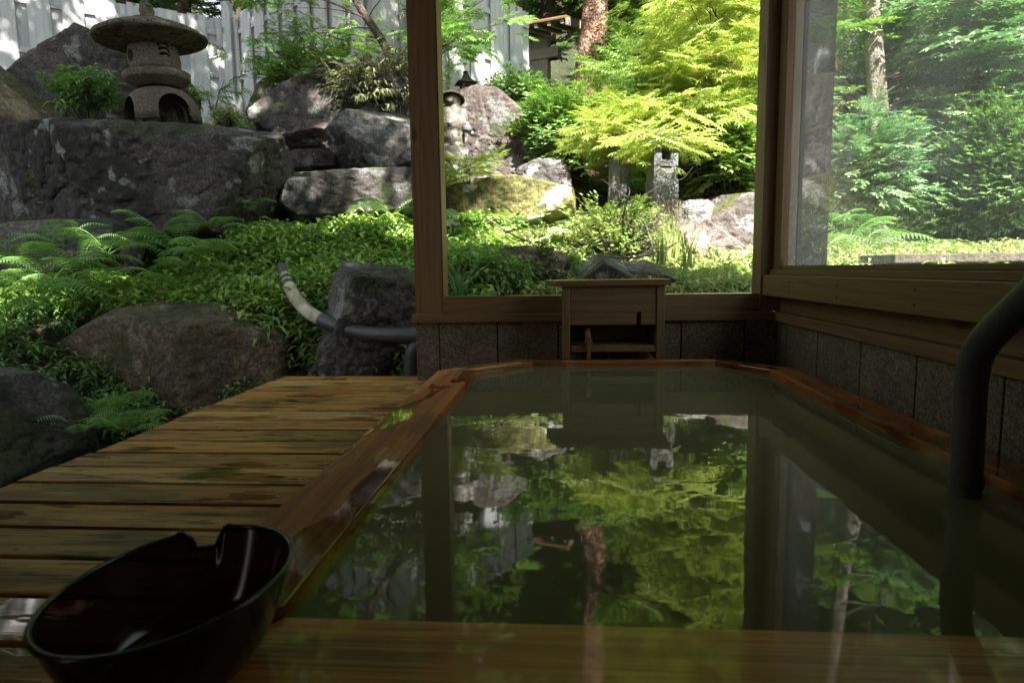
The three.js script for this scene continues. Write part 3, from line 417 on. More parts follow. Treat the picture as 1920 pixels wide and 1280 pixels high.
{ // raccoon dog statue: one continuous body from joined ellipsoids
  const S = thing('raccoon_dog_statue', 'standing raccoon dog statue with a round belly, straw hat and flask, beside the left post', 'statue', at(851, 280, 6.1)); S.rotation.y = R(-8);
  const el = [[0, 0.24, 0.02, 0.115, 0.13, 0.10], [0, 0.33, 0, 0.10, 0.09, 0.085], [-0.045, 0.335, 0.055, 0.045, 0.045, 0.04], [0.045, 0.335, 0.055, 0.045, 0.045, 0.04], [0, 0.445, 0.01, 0.078, 0.08, 0.075], [0, 0.425, 0.075, 0.036, 0.03, 0.04], [-0.06, 0.10, 0, 0.05, 0.11, 0.055], [0.06, 0.10, 0, 0.05, 0.11, 0.055], [0, 0.10, 0.05, 0.08, 0.075, 0.06], [-0.065, 0.02, 0.04, 0.045, 0.026, 0.075], [0.065, 0.02, 0.04, 0.045, 0.026, 0.075], [0.115, 0.30, 0.0, 0.035, 0.08, 0.04], [0.125, 0.22, 0.035, 0.03, 0.06, 0.035], [-0.115, 0.30, 0.0, 0.035, 0.08, 0.04], [-0.125, 0.22, 0.035, 0.03, 0.06, 0.035], [0, 0.12, -0.09, 0.06, 0.10, 0.06], [0, 0.22, 0.122, 0.012, 0.012, 0.01]];
  const n = 64, mc = new MarchingCubes(n, M.statue, false, false, 120000), S2 = 0.3; mc.isolation = 0; let k = 0;
  for (let z = 0; z < n; z++) for (let y = 0; y < n; y++) for (let x = 0; x < n; x++) { const X = (x - n / 2) / (n / 2) * S2, Y = (y - n / 2) / (n / 2) * S2 + 0.27, Z = (z - n / 2) / (n / 2) * S2; let s = 0; for (const [a, b, c, p, q, r] of el) { const h = Math.hypot((X - a) / p, (Y - b) / q, (Z - c) / r), dd = (h - 1) * Math.min(p, q, r); s += Math.exp(-dd / 0.009); } mc.field[k++] = clamp(Math.log(s + 1e-20) * 0.009, -0.2, 0.2); }
  mc.update(); const cnt = mc.count; const g = new THREE.BufferGeometry(), pa = new Float32Array(cnt * 3), na = new Float32Array(cnt * 3); for (let i = 0; i < cnt * 3; i++) { pa[i] = mc.positionArray[i] * S2 + (i % 3 === 1 ? 0.27 : 0); na[i] = mc.normalArray[i]; } g.setAttribute('position', new THREE.BufferAttribute(pa, 3)); const g2 = mergeVertices(g, 1e-4); g2.computeVertexNormals();
  part('body', boxUV(g2), M.statue, S);
  const straw = new THREE.MeshStandardMaterial({ color: col(0.20, 0.11, 0.06), roughness: 0.9, map: T(grainN, 6) });
  part('straw_hat', boxUV(lathe([[0.03, 0.55], [0.075, 0.525], [0.125, 0.475], [0.128, 0.468], [0.12, 0.472], [0.07, 0.515], [0, 0.54], [0, 0.56], [0.03, 0.55]], 40).translate(0, -0.52, 0).scale(0.92, 1, 0.92).rotateX(-0.35).translate(0, 0.505, -0.012)), straw, S);
  part('flask', boxUV(lathe([[0, 0], [0.035, 0.008], [0.043, 0.035], [0.034, 0.062], [0.016, 0.078], [0.018, 0.1], [0, 0.102]], 24).translate(0.155, 0.13, 0.06)), M.whiteStone, S);
  part('flask_cord', tube([V(0.155, 0.225, 0.06), V(0.145, 0.27, 0.05), V(0.12, 0.31, 0.04)], [0.006], 10, 6), straw, S);
  part('ledger', boxUV(new RoundedBoxGeometry(0.03, 0.11, 0.06, 1, 0.004).translate(-0.15, 0.2, 0.06)), M.whiteStone, S);
  for (const s of [-1, 1]) part('eye', new THREE.SphereGeometry(0.012, 12, 8).translate(s * 0.032, 0.462, 0.076), M.plainDark, S);
}

// ---------- board fence ----------
function fence(label, A, B, top, bottom, seed) {
  const L = Math.hypot(B.x - A.x, B.z - A.z), ang = Math.atan2(-(B.z - A.z), B.x - A.x), f = thing('board_fence', label, 'fence', V(A.x, 0, A.z)); f.rotation.y = ang;
  const r = rng(seed), n = Math.round(L / 0.165), w = 0.222, vars = M.fence.map((m, i) => { const g = new RoundedBoxGeometry(w, top - bottom, 0.015, 1, 0.003); return [boxUV(g, 1, 0.5, 2.2, i * 0.31, i * 0.17), m]; });
  for (let i = 0; i < n; i++) { const [g, m] = vars[Math.floor(r() * 3)], front = i % 2 === 0, o = part('board', g, m, f); o.position.set((i + 0.5) * L / n, (top + bottom) / 2 + (r() - 0.5) * 0.03, front ? 0.024 : -0.024); o.rotation.z = (r() - 0.5) * 0.01; }
  for (const t of [0.12, 0.5, 0.86]) part('rail', board(0, lerp(bottom, top, t), -0.0155, L, lerp(bottom, top, t) + 0.06, 0.0155), M.fence[0], f);
  for (let x = 0.6; x < L; x += 1.8) part('post', board(x, bottom - 0.5, -0.13, x + 0.085, top - 0.04, -0.045), M.oldWood, f);
  return f;
}
const cA = at(-160, 0, 6.7), cB = at(430, 0, 8.55), cC = at(700, 0, 6.85), cD = at(990, 0, 8.65), FT = 3.72;
fence('pale weathered board fence behind the broad capped lantern', cA, cB, FT, 2.2, 3);
fence('pale weathered board fence between the white corner post and the dark post', cB, cC, FT + 0.02, 2.1, 4);
fence('pale weathered board fence ending beside the small gate roof', cC, cD, FT - 0.01, 2.2, 6);
{
  const p = thing('fence_post', 'white square fence post on a concrete foot where the fence turns', 'post', V(cB.x + 0.0, 0, cB.z + 0.09));
  part('shaft', board(-0.055, 2.42, -0.055, 0.055, 3.92, 0.055, 0.006), M.fence[0], p);
  part('foot', boxUV(new RoundedBoxGeometry(0.22, 0.5, 0.22, 1, 0.02).translate(0, 2.19, 0)), M.whiteStone, p);
}
{ // little roofed gate behind the fence
  const g = thing('garden_gate', 'weathered roofed gate post with exposed rafters, behind the end of the fence', 'gate', at(1008, 240, 10.2)); g.rotation.y = R(-18); const y0 = 0;
  part('pillar', board(-0.2, -0.2, -0.08, 0.2, 1.32, 0.08), M.oldWood, g);
  part('cross_beam', board(-0.55, 1.0, -0.07, 0.38, 1.14, 0.07 + 0.05), M.oldWood, g);
  part('bracket', board(0.2, 1.0, -0.05, 0.34, 1.09, 0.05), M.fence[1], g);
  const r = part('roof', boxUV(new RoundedBoxGeometry(1.35, 0.04, 1.3, 1, 0.01).rotateX(R(14)).translate(0, 1.50, 0), 0, 0.5, 2), M.cedar, g);
  for (let i = 0; i < 7; i++) part('rafter', boxUV(new RoundedBoxGeometry(0.05, 0.06, 1.24, 1, 0.005).rotateX(R(14)).translate(-0.6 + i * 0.2, 1.448, 0.0), 2, 0.5, 2), M.oldWood, r);
  part('verge_board', boxUV(new RoundedBoxGeometry(0.025, 0.1, 1.28, 1, 0.005).rotateX(R(14)).translate(0.664, 1.44, 0), 2, 0.5, 2), M.oldWood, r);
}
{ // slab outside the window
  const p0 = at(1640, 486, 3.9), b = thing('stone_bench', 'flat grey slab bench standing outside the window', 'bench', V(p0.x, p0.y, p0.z));
  part('seat', boxUV(new RoundedBoxGeometry(2.2, 0.05, 0.42, 1, 0.006).translate(1.1, 0, 0.02)), M.stone, b);
  for (const x of [0.35, 1.8]) part('leg', boxUV(new RoundedBoxGeometry(0.16, 0.6, 0.3, 1, 0.01).translate(x, -0.325, 0)), M.stone, b);
}
// ---------- foliage ----------
class MB { // collects triangles with vertex colours
  constructor() { this.p = []; this.c = []; }
  tri(a, b, c, k) { this.p.push(a.x, a.y, a.z, b.x, b.y, b.z, c.x, c.y, c.z); for (let i = 0; i < 3; i++) this.c.push(...k); }
  leaf(o, dir, up, len, wid, k, fold = 0.18, droop = 0.12) {
    const s = V().crossVectors(dir, up).normalize(), n = V().crossVectors(s, dir).normalize(), P = (t, w, h) => o.clone().addScaledVector(dir, t * len).addScaledVector(s, w * wid).addScaledVector(n, h * len);
    const m = P(0.45, 0, -0.02), l = P(0.42, -0.5, fold * 0.5), r = P(0.42, 0.5, fold * 0.5), t = P(1, 0, -droop), k2 = k.map((q) => q * 0.9);
    this.tri(o, m, l, k); this.tri(m, t, l, k); this.tri(o, r, m, k2); this.tri(r, t, m, k2);
  }
  maple(o, dir, up, size, k) {
    const s = V().crossVectors(dir, up).normalize(), n = V().crossVectors(s, dir).normalize(), pts = [], L = [[-2.35, 0.4], [-1.55, 0.72], [-0.75, 0.92], [0, 1], [0.75, 0.92], [1.55, 0.72], [2.35, 0.4]];
    const q = (a, r, h) => o.clone().addScaledVector(dir, Math.cos(a) * r * size + 0.12 * size).addScaledVector(s, Math.sin(a) * r * size).addScaledVector(n, h * size);
    const c = q(0, 0, 0.0); L.forEach(([a, r], i) => { const w = 0.2, b = q(a - w, r * 0.42, 0.03), t = q(a, r, -0.12), d = q(a + w, r * 0.42, 0.03); this.tri(c, t, b, k); this.tri(c, d, t, k); });
  }
  stem(pts, r0, r1, k, sides = 4) { for (let i = 0; i + 1 < pts.length; i++) { const a = pts[i], b = pts[i + 1], d = b.clone().sub(a).normalize(), s = V().crossVectors(d, Math.abs(d.y) > 0.9 ? V(1, 0, 0) : V(0, 1, 0)).normalize(), n = V().crossVectors(s, d), ra = lerp(r0, r1, i / (pts.length - 1)), rb = lerp(r0, r1, (i + 1) / (pts.length - 1)), R2 = (o, r, j) => o.clone().addScaledVector(s, Math.cos(j / sides * 6.2832) * r).addScaledVector(n, Math.sin(j / sides * 6.2832) * r); for (let j = 0; j < sides; j++) { this.tri(R2(a, ra, j), R2(a, ra, j + 1), R2(b, rb, j), k); this.tri(R2(a, ra, j + 1), R2(b, rb, j + 1), R2(b, rb, j), k); } } }
  geo() { const g = new THREE.BufferGeometry(); g.setAttribute('position', new THREE.Float32BufferAttribute(this.p, 3)); g.setAttribute('color', new THREE.Float32BufferAttribute(this.c, 3)); g.setAttribute('uv', new THREE.Float32BufferAttribute(new Float32Array(this.p.length / 3 * 2), 2)); g.computeVertexNormals(); return g; }
}
const leafMat = (t = 0.32, coat = 0.3) => new THREE.MeshPhysicalMaterial({ vertexColors: true, roughness: 0.92, transmission: t, thickness: 0, clearcoat: coat, clearcoatRoughness: 0.42, side: THREE.DoubleSide });
M.leaf = leafMat(0.42, 0.25); M.leafThin = leafMat(0.5, 0.15); M.leafGloss = leafMat(0.15, 0.6);
M.bark = new THREE.MeshStandardMaterial({ color: col(0.085, 0.062, 0.045), map: T(grainN, 2), bumpMap: T(bumpN, 2.5), bumpScale: 0.02, roughness: 0.95 });
M.barkGrey = new THREE.MeshStandardMaterial({ color: col(0.30, 0.25, 0.215), map: T(speck(101, 8, [0.5, 0.48, 0.45], [1, 1, 1], [0.3, 0.28, 0.25]), 1.2), bumpMap: T(bumpN, 2.5), bumpScale: 0.02, roughness: 0.95 });
M.barkRed = new THREE.MeshStandardMaterial({ color: col(0.33, 0.20, 0.15), map: T(speck(103, 14, [0.42, 0.38, 0.36], [1, 1, 1], [0.85, 0.55, 0.40]), 0.9), bumpMap: T(bumpN, 1.2), bumpScale: 0.05, roughness: 0.92 });
M.twig = new THREE.MeshStandardMaterial({ color: col(0.035, 0.026, 0.021), roughness: 0.95 });
const vary = (r, k = 0.25) => { const q = 1 + (r() - 0.5) * 2 * k; return [q * (1 + (r() - 0.5) * 0.2), q, q * (0.9 + 0.2 * r())]; };
const STEMC = [0.9, 0.5, 0.5];
const SPRAY = { broad: [], maple: [], stem: [], azalea: [], grass: [], bamboo: [], wild: [] };
for (let v = 0; v < 4; v++) {
  let r = rng(500 + v), b = new MB();
  { const pts = [0, 1, 2, 3].map((i) => V(0.09 * i, -0.006 * i * i + 0.01 * (r() - 0.5), 0.02 * (r() - 0.5) * i)); b.stem(pts, 0.003, 0.0012, STEMC, 3);
    for (let i = 0; i < 15; i++) { const t = 0.08 + i / 15 * 0.92, k = t * 3, j = Math.min(2, Math.floor(k)), o = pts[j].clone().lerp(pts[j + 1], k - j), side = i % 2 ? 1 : -1, d = V(0.6 + 0.5 * (i > 12 ? 1 : 0), (r() - 0.6) * 0.5, side * (i > 13 ? 0.1 : 0.8 + 0.3 * r())).normalize(); b.leaf(o, d, V((r() - 0.5) * 0.5, 1, (r() - 0.5) * 0.5), 0.075 + 0.035 * r(), 0.036 + 0.012 * r(), vary(r)); } SPRAY.broad.push(b.geo()); }
  r = rng(520 + v); b = new MB();
  for (let a = 0; a < 5; a++) { const an = (a - 2) * 0.55 + (r() - 0.5) * 0.3, L = 0.22 + 0.08 * r(), D = V(Math.cos(an), -0.08 * r(), Math.sin(an)), pts = [V(0, 0, 0), D.clone().multiplyScalar(L * 0.5), D.clone().multiplyScalar(L).add(V(0, -0.015, 0))]; b.stem(pts, 0.0022, 0.001, STEMC, 3);
    for (let i = 0; i < 6; i++) { const t = 0.3 + 0.7 * i / 5, o = D.clone().multiplyScalar(L * t), sd = i % 2 ? 1 : -1, d = D.clone().applyAxisAngle(V(0, 1, 0), sd * (i === 5 ? 0.1 : 0.8)).add(V(0, -0.25 * r(), 0)).normalize(); b.maple(o, d, V((r() - 0.5) * 0.7, 1, (r() - 0.5) * 0.7), 0.058 + 0.022 * r(), vary(r, 0.2)); } } SPRAY.maple.push(b.geo());
  r = rng(540 + v); b = new MB();
  for (let q = 0; q < 3; q++) { const lean = V((r() - 0.5) * 0.7, 1, (r() - 0.5) * 0.7).normalize(), H = 0.12 + 0.08 * r(), o0 = V((r() - 0.5) * 0.07, 0, (r() - 0.5) * 0.07), pts = [0, 0.5, 1].map((t) => o0.clone().addScaledVector(lean, H * t).add(V(lean.x * 0.05 * t * t, -0.02 * t * t, lean.z * 0.05 * t * t))); b.stem(pts, 0.0016, 0.0008, [0.8, 0.9, 0.6], 3);
    for (let i = 0; i < 9; i++) { const t = 0.25 + 0.75 * i / 8, o = o0.clone().addScaledVector(lean, H * t).add(V(lean.x * 0.05 * t * t, -0.02 * t * t, lean.z * 0.05 * t * t)), a = i * 2.4 + r(), d = V(Math.cos(a), 0.25 - 0.5 * r(), Math.sin(a)).normalize(); b.leaf(o, d, V(0, 1, 0), 0.045 + 0.025 * r(), 0.014 + 0.008 * r(), vary(r), 0.2, 0.3); } } SPRAY.stem.push(b.geo());
  r = rng(560 + v); b = new MB();
  for (let q = 0; q < 5; q++) { const dir = V(0.6 + r(), 0.6 * r() + 0.1, (r() - 0.5) * 1.6).normalize(), L = 0.07 + 0.1 * r(), e = dir.clone().multiplyScalar(L), mid = e.clone().multiplyScalar(0.5).add(V(0, 0.01 * (r() - 0.5), 0.02 * (r() - 0.5))); b.stem([V(0, 0, 0), mid, e], 0.002, 0.001, STEMC, 3);
    for (let i = 0; i < 8; i++) { const a = i / 8 * 6.28 + r(), d = V(Math.cos(a), 0.4 * r(), Math.sin(a)).addScaledVector(dir, 0.5).normalize(); b.leaf(i < 5 ? e : mid, d, V(0, 1, 0).addScaledVector(dir, 0.5), 0.026 + 0.014 * r(), 0.012 + 0.005 * r(), vary(r), 0.15, 0.05); } } SPRAY.azalea.push(b.geo());
  r = rng(580 + v); b = new MB();
  for (let q = 0; q < 16; q++) { const a = r() * 6.28, L = 0.16 + 0.2 * r(), out = 0.2 + 0.6 * r(), pts = [0, 0.35, 0.7, 1].map((t) => V(Math.cos(a) * (0.02 + out * L * t * t), L * t * (1 - 0.25 * out * t), Math.sin(a) * (0.02 + out * L * t * t))), w = 0.0035 + 0.003 * r(), s = V(-Math.sin(a), 0, Math.cos(a)), k = vary(r); for (let i = 0; i < 3; i++) { const w0 = w * (1 - i / 3), w1 = w * (1 - (i + 1) / 3), A = pts[i].clone().addScaledVector(s, w0), B = pts[i].clone().addScaledVector(s, -w0), C = pts[i + 1].clone().addScaledVector(s, w1), D = pts[i + 1].clone().addScaledVector(s, -w1); b.tri(A, B, C, k); if (i < 2) b.tri(B, D, C, k); } } SPRAY.grass.push(b.geo());
  r = rng(600 + v); b = new MB();
  b.stem([V(0, 0, 0), V(0.1, 0.02, 0), V(0.22, 0, 0.01)], 0.002, 0.001, STEMC, 3); for (let i = 0; i < 11; i++) { const t = i / 10, sd = i % 2 ? 1 : -1; b.leaf(V(0.05 + 0.17 * t, 0.01, 0), V(0.7, -0.35 * r(), sd * 0.6 * (1 - 0.6 * t)).normalize(), V(0, 1, 0), 0.09 + 0.05 * r(), 0.016 + 0.005 * r(), vary(r), 0.15, 0.25); } SPRAY.bamboo.push(b.geo());
}
function fernFrond(seed) { const r = rng(seed), b = new MB(), N = 16, L = 0.42, P = (t) => V(L * t * 0.92, 0.16 * Math.sin(t * 2.3) - 0.02 * t, 0.02 * Math.sin(t * 3)); b.stem([0, 0.33, 0.66, 1].map(P), 0.0022, 0.0008, [0.8, 0.8, 0.5], 3);
  for (let i = 1; i < N; i++) { const t = 0.16 + 0.84 * i / N, o = P(t), w = 0.13 * Math.pow(Math.sin(Math.PI * Math.pow(1 - t, 0.75) * 0.98 + 0.02), 0.8) + 0.008, k = vary(r, 0.18); for (const s of [-1, 1]) { const d = V(0.42, -0.18, s).normalize(), n = 3; b.leaf(o, d, V(0, 1, 0), w, 0.011, k, 0.06, 0.12); for (let j = 0; j < n; j++) { const q = (j + 0.4) / n, e = o.clone().addScaledVector(d, w * q * 0.8); for (const z of [-1, 1]) b.leaf(e, V(0.45 + z * 0.75, -0.06, s * 0.8).normalize(), V(0, 1, 0), 0.012 * (1.1 - q) + w * 0.03, 0.008, k, 0.08, 0.05); } } } return b.geo(); }
const fernMat = leafMat(0.35, 0.2); fernMat.color.setRGB(0.18, 0.37, 0.05);
const FROND = [fernFrond(11), fernFrond(12), fernFrond(13)];
const qUp = new THREE.Quaternion(), mtx = new THREE.Matrix4();
// list of [position, quaternion, scale, colour]
function instanced(name, geo, mat, list, parent, stuff = true) { const o = new THREE.InstancedMesh(geo, mat, list.length); list.forEach(([p, q, s, c], i) => { mtx.compose(p, q, typeof s === 'number' ? V(s, s, s) : s); o.setMatrixAt(i, mtx); o.setColorAt(i, c); }); o.name = parent === scene ? numbered(name) : name; o.castShadow = o.receiveShadow = true; if (stuff) o.userData.kind = 'stuff'; parent.add(o); return o; }
const tint = (r, a, b, k = 0.15) => { const t = r(), q = 1 + (r() - 0.5) * 2 * k; return col(lerp(a[0], b[0], t) * q, lerp(a[1], b[1], t) * q, lerp(a[2], b[2], t) * q); };
const quat = (yaw, pitch = 0, roll = 0) => new THREE.Quaternion().setFromEuler(new THREE.Euler(roll, yaw, pitch, 'YXZ'));
const GREEN = { maple: [[0.31, 0.42, 0.045], [0.46, 0.54, 0.09]], mapleG: [[0.15, 0.29, 0.022], [0.27, 0.41, 0.036]], mid: [[0.09, 0.22, 0.028], [0.17, 0.32, 0.042]], fresh: [[0.13, 0.28, 0.03], [0.23, 0.40, 0.05]], deep: [[0.045, 0.13, 0.026], [0.09, 0.20, 0.038]], blue: [[0.10, 0.25, 0.075], [0.20, 0.36, 0.12]], olive: [[0.085, 0.105, 0.024], [0.14, 0.16, 0.036]], ground: [[0.16, 0.33, 0.026], [0.31, 0.47, 0.05]], pale: [[0.24, 0.34, 0.07], [0.40, 0.45, 0.13]] };
// clusters: [centre, radius, flatness, count]; every cluster is fed by a limb from the nearest trunk point
function tree(o) {
  const { name = 'tree', label, group, trunk, radii, clusters, spray = 'broad', green = 'mid', scale = 1, seed = 1, bark = M.bark, mat = M.leaf, limb = 0.02, tilt = 0.35, rough = 0.12, cat = 'tree' } = o;
  const r = rng(seed * 97 + 3), t = thing(name, label, cat, V(0, 0, 0), group), c = new THREE.CatmullRomCurve3(trunk, false, 'centripetal');
  part('trunk', tube(trunk, radii, 40, 12, rough), bark, t);
  const lm = new MB(), lists = [[], [], [], []], g = GREEN[green];
  clusters.forEach(([p, R0, flat, n]) => {
    let best = 0, bd = 1e9; for (let i = 0; i <= 20; i++) { const q = c.getPointAt(i / 20), dd = q.distanceTo(p) + Math.max(0, q.y - p.y + 0.2) * 2; if (dd < bd) { bd = dd; best = i / 20; } }
    const s = c.getPointAt(best), mid = s.clone().lerp(p, 0.5).add(V((r() - 0.5) * 0.25 * bd, 0.08 * bd, (r() - 0.5) * 0.25 * bd)), cv = new THREE.QuadraticBezierCurve3(s, mid, p); lm.stem([0, 0.2, 0.4, 0.6, 0.8, 1].map((q) => cv.getPoint(q)), limb * (0.6 + 0.25 * bd), limb * 0.25, [1, 1, 1], 5);
    for (let i = 0; i < n; i++) { const a = r() * 6.283, rad = R0 * Math.sqrt(r()), q = p.clone().add(V(Math.cos(a) * rad, (r() - 0.5) * 2 * flat * R0 - 0.12 * rad * rad / R0, Math.sin(a) * rad)); if (i % 6 === 0) lm.stem([p, q], limb * 0.22, limb * 0.1, [1, 1, 1], 3);
      lists[Math.floor(r() * 4)].push([q, quat(-a + (r() - 0.5) * 1.4, (r() - 0.6) * tilt * 2, (r() - 0.5) * tilt * 2), scale * (0.75 + 0.5 * r()), tint(r, g[0], g[1])]); }
  });
  part('limbs', lm.geo(), bark, t); lists.forEach((l, i) => l.length && instanced('crown', SPRAY[spray][i], mat, l, t)); return t;
}
const crownOf = (c, rx, ry, rz, n, per, seed, R0, flat = 0.3) => { const r = rng(seed), out = []; for (let i = 0; i < n; i++) { const u = r() * 2 - 1, a = r() * 6.283, k = Math.pow(r(), 0.4), s = Math.sqrt(1 - u * u); out.push([c.clone().add(V(rx * k * s * Math.cos(a), ry * k * u, rz * k * s * Math.sin(a))), R0 * (0.7 + 0.6 * r()), flat, per]); } return out; };
function shrub(label, c, rx, ry, rz, n, o = {}) {
  const { spray = 'azalea', green = 'mid', scale = 1, seed = 1, stems = 9, mat = M.leaf, name = 'shrub', group, shell = 0.45, twig = M.twig, bare = 0 } = o, r = rng(seed * 31 + 7), t = thing(name, label, 'shrub', V(0, 0, 0), group), lm = new MB(), lists = [[], [], [], []], g = GREEN[green], base = V(c.x, c.y - ry, c.z);
  for (let i = 0; i < stems; i++) { const a = r() * 6.283, u = 0.2 + 0.75 * r(), e = c.clone().add(V(Math.cos(a) * rx * 0.85 * (0.3 + 0.7 * r()), ry * (u * 2 - 1), Math.sin(a) * rz * 0.85 * (0.3 + 0.7 * r()))), b = base.clone().add(V(Math.cos(a) * rx * 0.15, 0, Math.sin(a) * rz * 0.15)), pts = [0, 0.25, 0.5, 0.75, 1].map((q) => b.clone().lerp(e, q).add(V((r() - 0.5) * 0.09 * rx, 0.12 * ry * Math.sin(q * 3.1), (r() - 0.5) * 0.09 * rz))); const th = 0.0045 + 0.008 * Math.max(rx, ry); lm.stem(pts, th, th * 0.3, [1, 1, 1], 4);
    for (let j = 0; j < 3 + bare; j++) { const o2 = pts[2 + (j % 3)], e2 = o2.clone().add(V((r() - 0.5) * rx * 0.9, (r() - 0.25) * ry * 0.7, (r() - 0.5) * rz * 0.9)), m2 = o2.clone().lerp(e2, 0.5).add(V((r() - 0.5) * 0.06, (r() - 0.5) * 0.06, (r() - 0.5) * 0.06)); lm.stem([o2, m2, e2], th * 0.45, th * 0.15, [1, 1, 1], 3); } }
  for (let i = 0; i < n; i++) { const u = r() * 2 - 1, a = r() * 6.283, k = Math.pow(r(), shell), s = Math.sqrt(1 - u * u), lump = 0.78 + 0.42 * noise3(Math.cos(a) * s * 2.1 + seed, u * 2.1, Math.sin(a) * s * 2.1) + 0.12 * noise3(Math.cos(a) * s * 6 + seed, u * 6, Math.sin(a) * s * 6), d = V(s * Math.cos(a), u, s * Math.sin(a)), p = c.clone().add(V(d.x * rx * k * lump, d.y * ry * k * lump, d.z * rz * k * lump)); lists[i % 4].push([p, quat(-a + (r() - 0.5), 0.35 * u + (r() - 0.3) * 0.8, (r() - 0.5) * 0.8), scale * (0.7 + 0.6 * r()), tint(r, g[0], g[1])]); }
  part('stems', lm.geo(), twig, t); lists.forEach((l, i) => l.length && instanced('foliage', SPRAY[spray][i], mat, l, t)); return t;
}
const sh = (label, x0, y0, x1, y1, d, dz, n, o) => { const [c, h] = box(x0, y0, x1, y1, d, dz); return shrub(label, c, h[0], h[1], h[2], n, o); };

// pine with a reddish trunk
{
  const a = at(1092, 235, 9.2), tr = [a, at(1096, 200, 9.2), at(1101, 150, 9.2), at(1107, 110, 9.2), at(1113, 60, 9.2), at(1117, 0, 9.2), at(1112, -250, 9.2), at(1120, -780, 9.6)];
  const t = tree({ name: 'pine_tree', label: 'thick red barked pine trunk rising behind the bright maple', trunk: tr, radii: [0.235, 0.19, 0.165, 0.185, 0.16, 0.172, 0.15, 0.11], bark: M.barkRed, rough: 0.2, clusters: crownOf(at(1125, -800, 10), 1.8, 1.0, 1.2, 20, 24, 5, 0.6), spray: 'broad', green: 'deep', scale: 1.4, seed: 2, limb: 0.03 });
  const b = unitSphere(8), q = b.attributes.position; for (let i = 0; i < q.count; i++) { const k = 1 + 0.35 * fbm(q.getX(i) * 2, q.getY(i) * 2, q.getZ(i) * 2, 3); q.setXYZ(i, q.getX(i) * 0.09 * k, q.getY(i) * 0.14 * k, q.getZ(i) * 0.09 * k); } b.computeVertexNormals(); b.translate(...at(1128, 112, 9.15).toArray()); part('burl', boxUV(b), M.barkRed, t);
}
// bright maple in the middle of the view
{
  const r = rng(42), cl = []; for (let i = 0; i < 74; i++) { const px = 1130 + 300 * r(), top = px < 1260 ? 205 : -60, low = px < 1215 ? 300 : 225, py = top + (low - top) * r(), d = 5.4 + 1.5 * r(); cl.push([at(px, py, d), 0.16 + 0.16 * r(), 0.3, 8]); }
  for (const [x, y, d] of [[1140, 240, 5.6], [1170, 245, 5.5], [1200, 235, 5.5], [1222, 258, 5.0], [1262, 262, 5.05], [1270, 140, 5.8], [1310, 110, 5.9]]) cl.push([at(x, y, d), 0.24, 0.2, 12]);
  tree({ name: 'maple_tree', label: 'bright yellow green maple with layered sprays in front of the pine', trunk: [at(1335, 385, 6.2), at(1318, 320, 6.2), at(1300, 230, 6.2), at(1330, 120, 6.3), at(1372, 0, 6.4), at(1390, -120, 6.5)], radii: [0.05, 0.045, 0.042, 0.038, 0.034, 0.02], clusters: cl, spray: 'maple', green: 'maple', mat: M.leafThin, seed: 4, limb: 0.011, tilt: 0.45, scale: 0.85 });
  const c2 = []; for (let i = 0; i < 85; i++) c2.push([at(1215 + 265 * r(), -330 + 640 * r(), 7.3 + 2.6 * r()), 0.35 + 0.3 * r(), 0.35, 16]);
  tree({ name: 'maple_tree', label: 'green maple with two dark leaning stems behind the yellow green one', trunk: [at(1300, 330, 8), at(1295, 200, 8), at(1312, 90, 8), at(1350, -20, 8), at(1380, -300, 8.2)], radii: [0.09, 0.075, 0.06, 0.05, 0.02], clusters: c2, spray: 'maple', green: 'mapleG', mat: M.leafThin, seed: 6, limb: 0.014, tilt: 0.5, scale: 1.3 });
}
// leaning slender tree left of the post
{
  const r = rng(77), cl = []; for (let i = 0; i < 22; i++) { const px = 470 + 300 * r(); cl.push([at(px, -60 + 220 * Math.pow(r(), 0.8) * (px < 560 ? 0.75 : 1), 5.5 + 1.1 * r()), 0.14 + 0.12 * r(), 0.3, 4]); }
  for (let i = 0; i < 22; i++) cl.push([at(560 + 220 * r(), -360 + 220 * r(), 5.5 + 1.2 * r()), 0.3, 0.3, 16]);
  tree({ name: 'slender_tree', label: 'slender tree with a bare curved stem leaning over the boulders left of the post', trunk: [at(752, 170, 5.9), at(745, 140, 5.9), at(715, 75, 5.9), at(672, 10, 5.9), at(640, -60, 6), at(625, -220, 6)], radii: [0.04, 0.038, 0.034, 0.03, 0.026, 0.015], clusters: cl, spray: 'maple', green: 'fresh', mat: M.leafThin, seed: 8, limb: 0.008, scale: 0.6, tilt: 0.5 });
  const c2 = []; for (let i = 0; i < 18; i++) c2.push([at(815 + 150 * r() * r(), -40 + 140 * r(), 6.4 + 0.8 * r()), 0.14 + 0.12 * r(), 0.3, 6]);
  tree({ name: 'young_maple', label: 'young green maple in front of the fence right of the left post', trunk: [at(800, 230, 6.9), at(795, 150, 6.9), at(815, 60, 6.9), at(800, -60, 6.9)], radii: [0.05, 0.045, 0.035, 0.02], clusters: c2, spray: 'maple', green: 'fresh', mat: M.leafThin, seed: 9, limb: 0.01, scale: 0.72, tilt: 0.5 });
  const c3 = []; for (let i = 0; i < 12; i++) c3.push([at(720 + 80 * r(), -40 + 220 * r(), 7.3 + 0.5 * r()), 0.2, 0.25, 6]);
  tree({ name: 'young_tree', label: 'straight grey stemmed young tree close behind the left post', trunk: [at(752, 230, 7.5), at(752, 100, 7.5), at(748, 0, 7.5), at(745, -300, 7.5)], radii: [0.07, 0.065, 0.06, 0.03], bark: M.bark, clusters: c3, spray: 'broad', green: 'mid', seed: 10, limb: 0.01, scale: 0.9 });
}
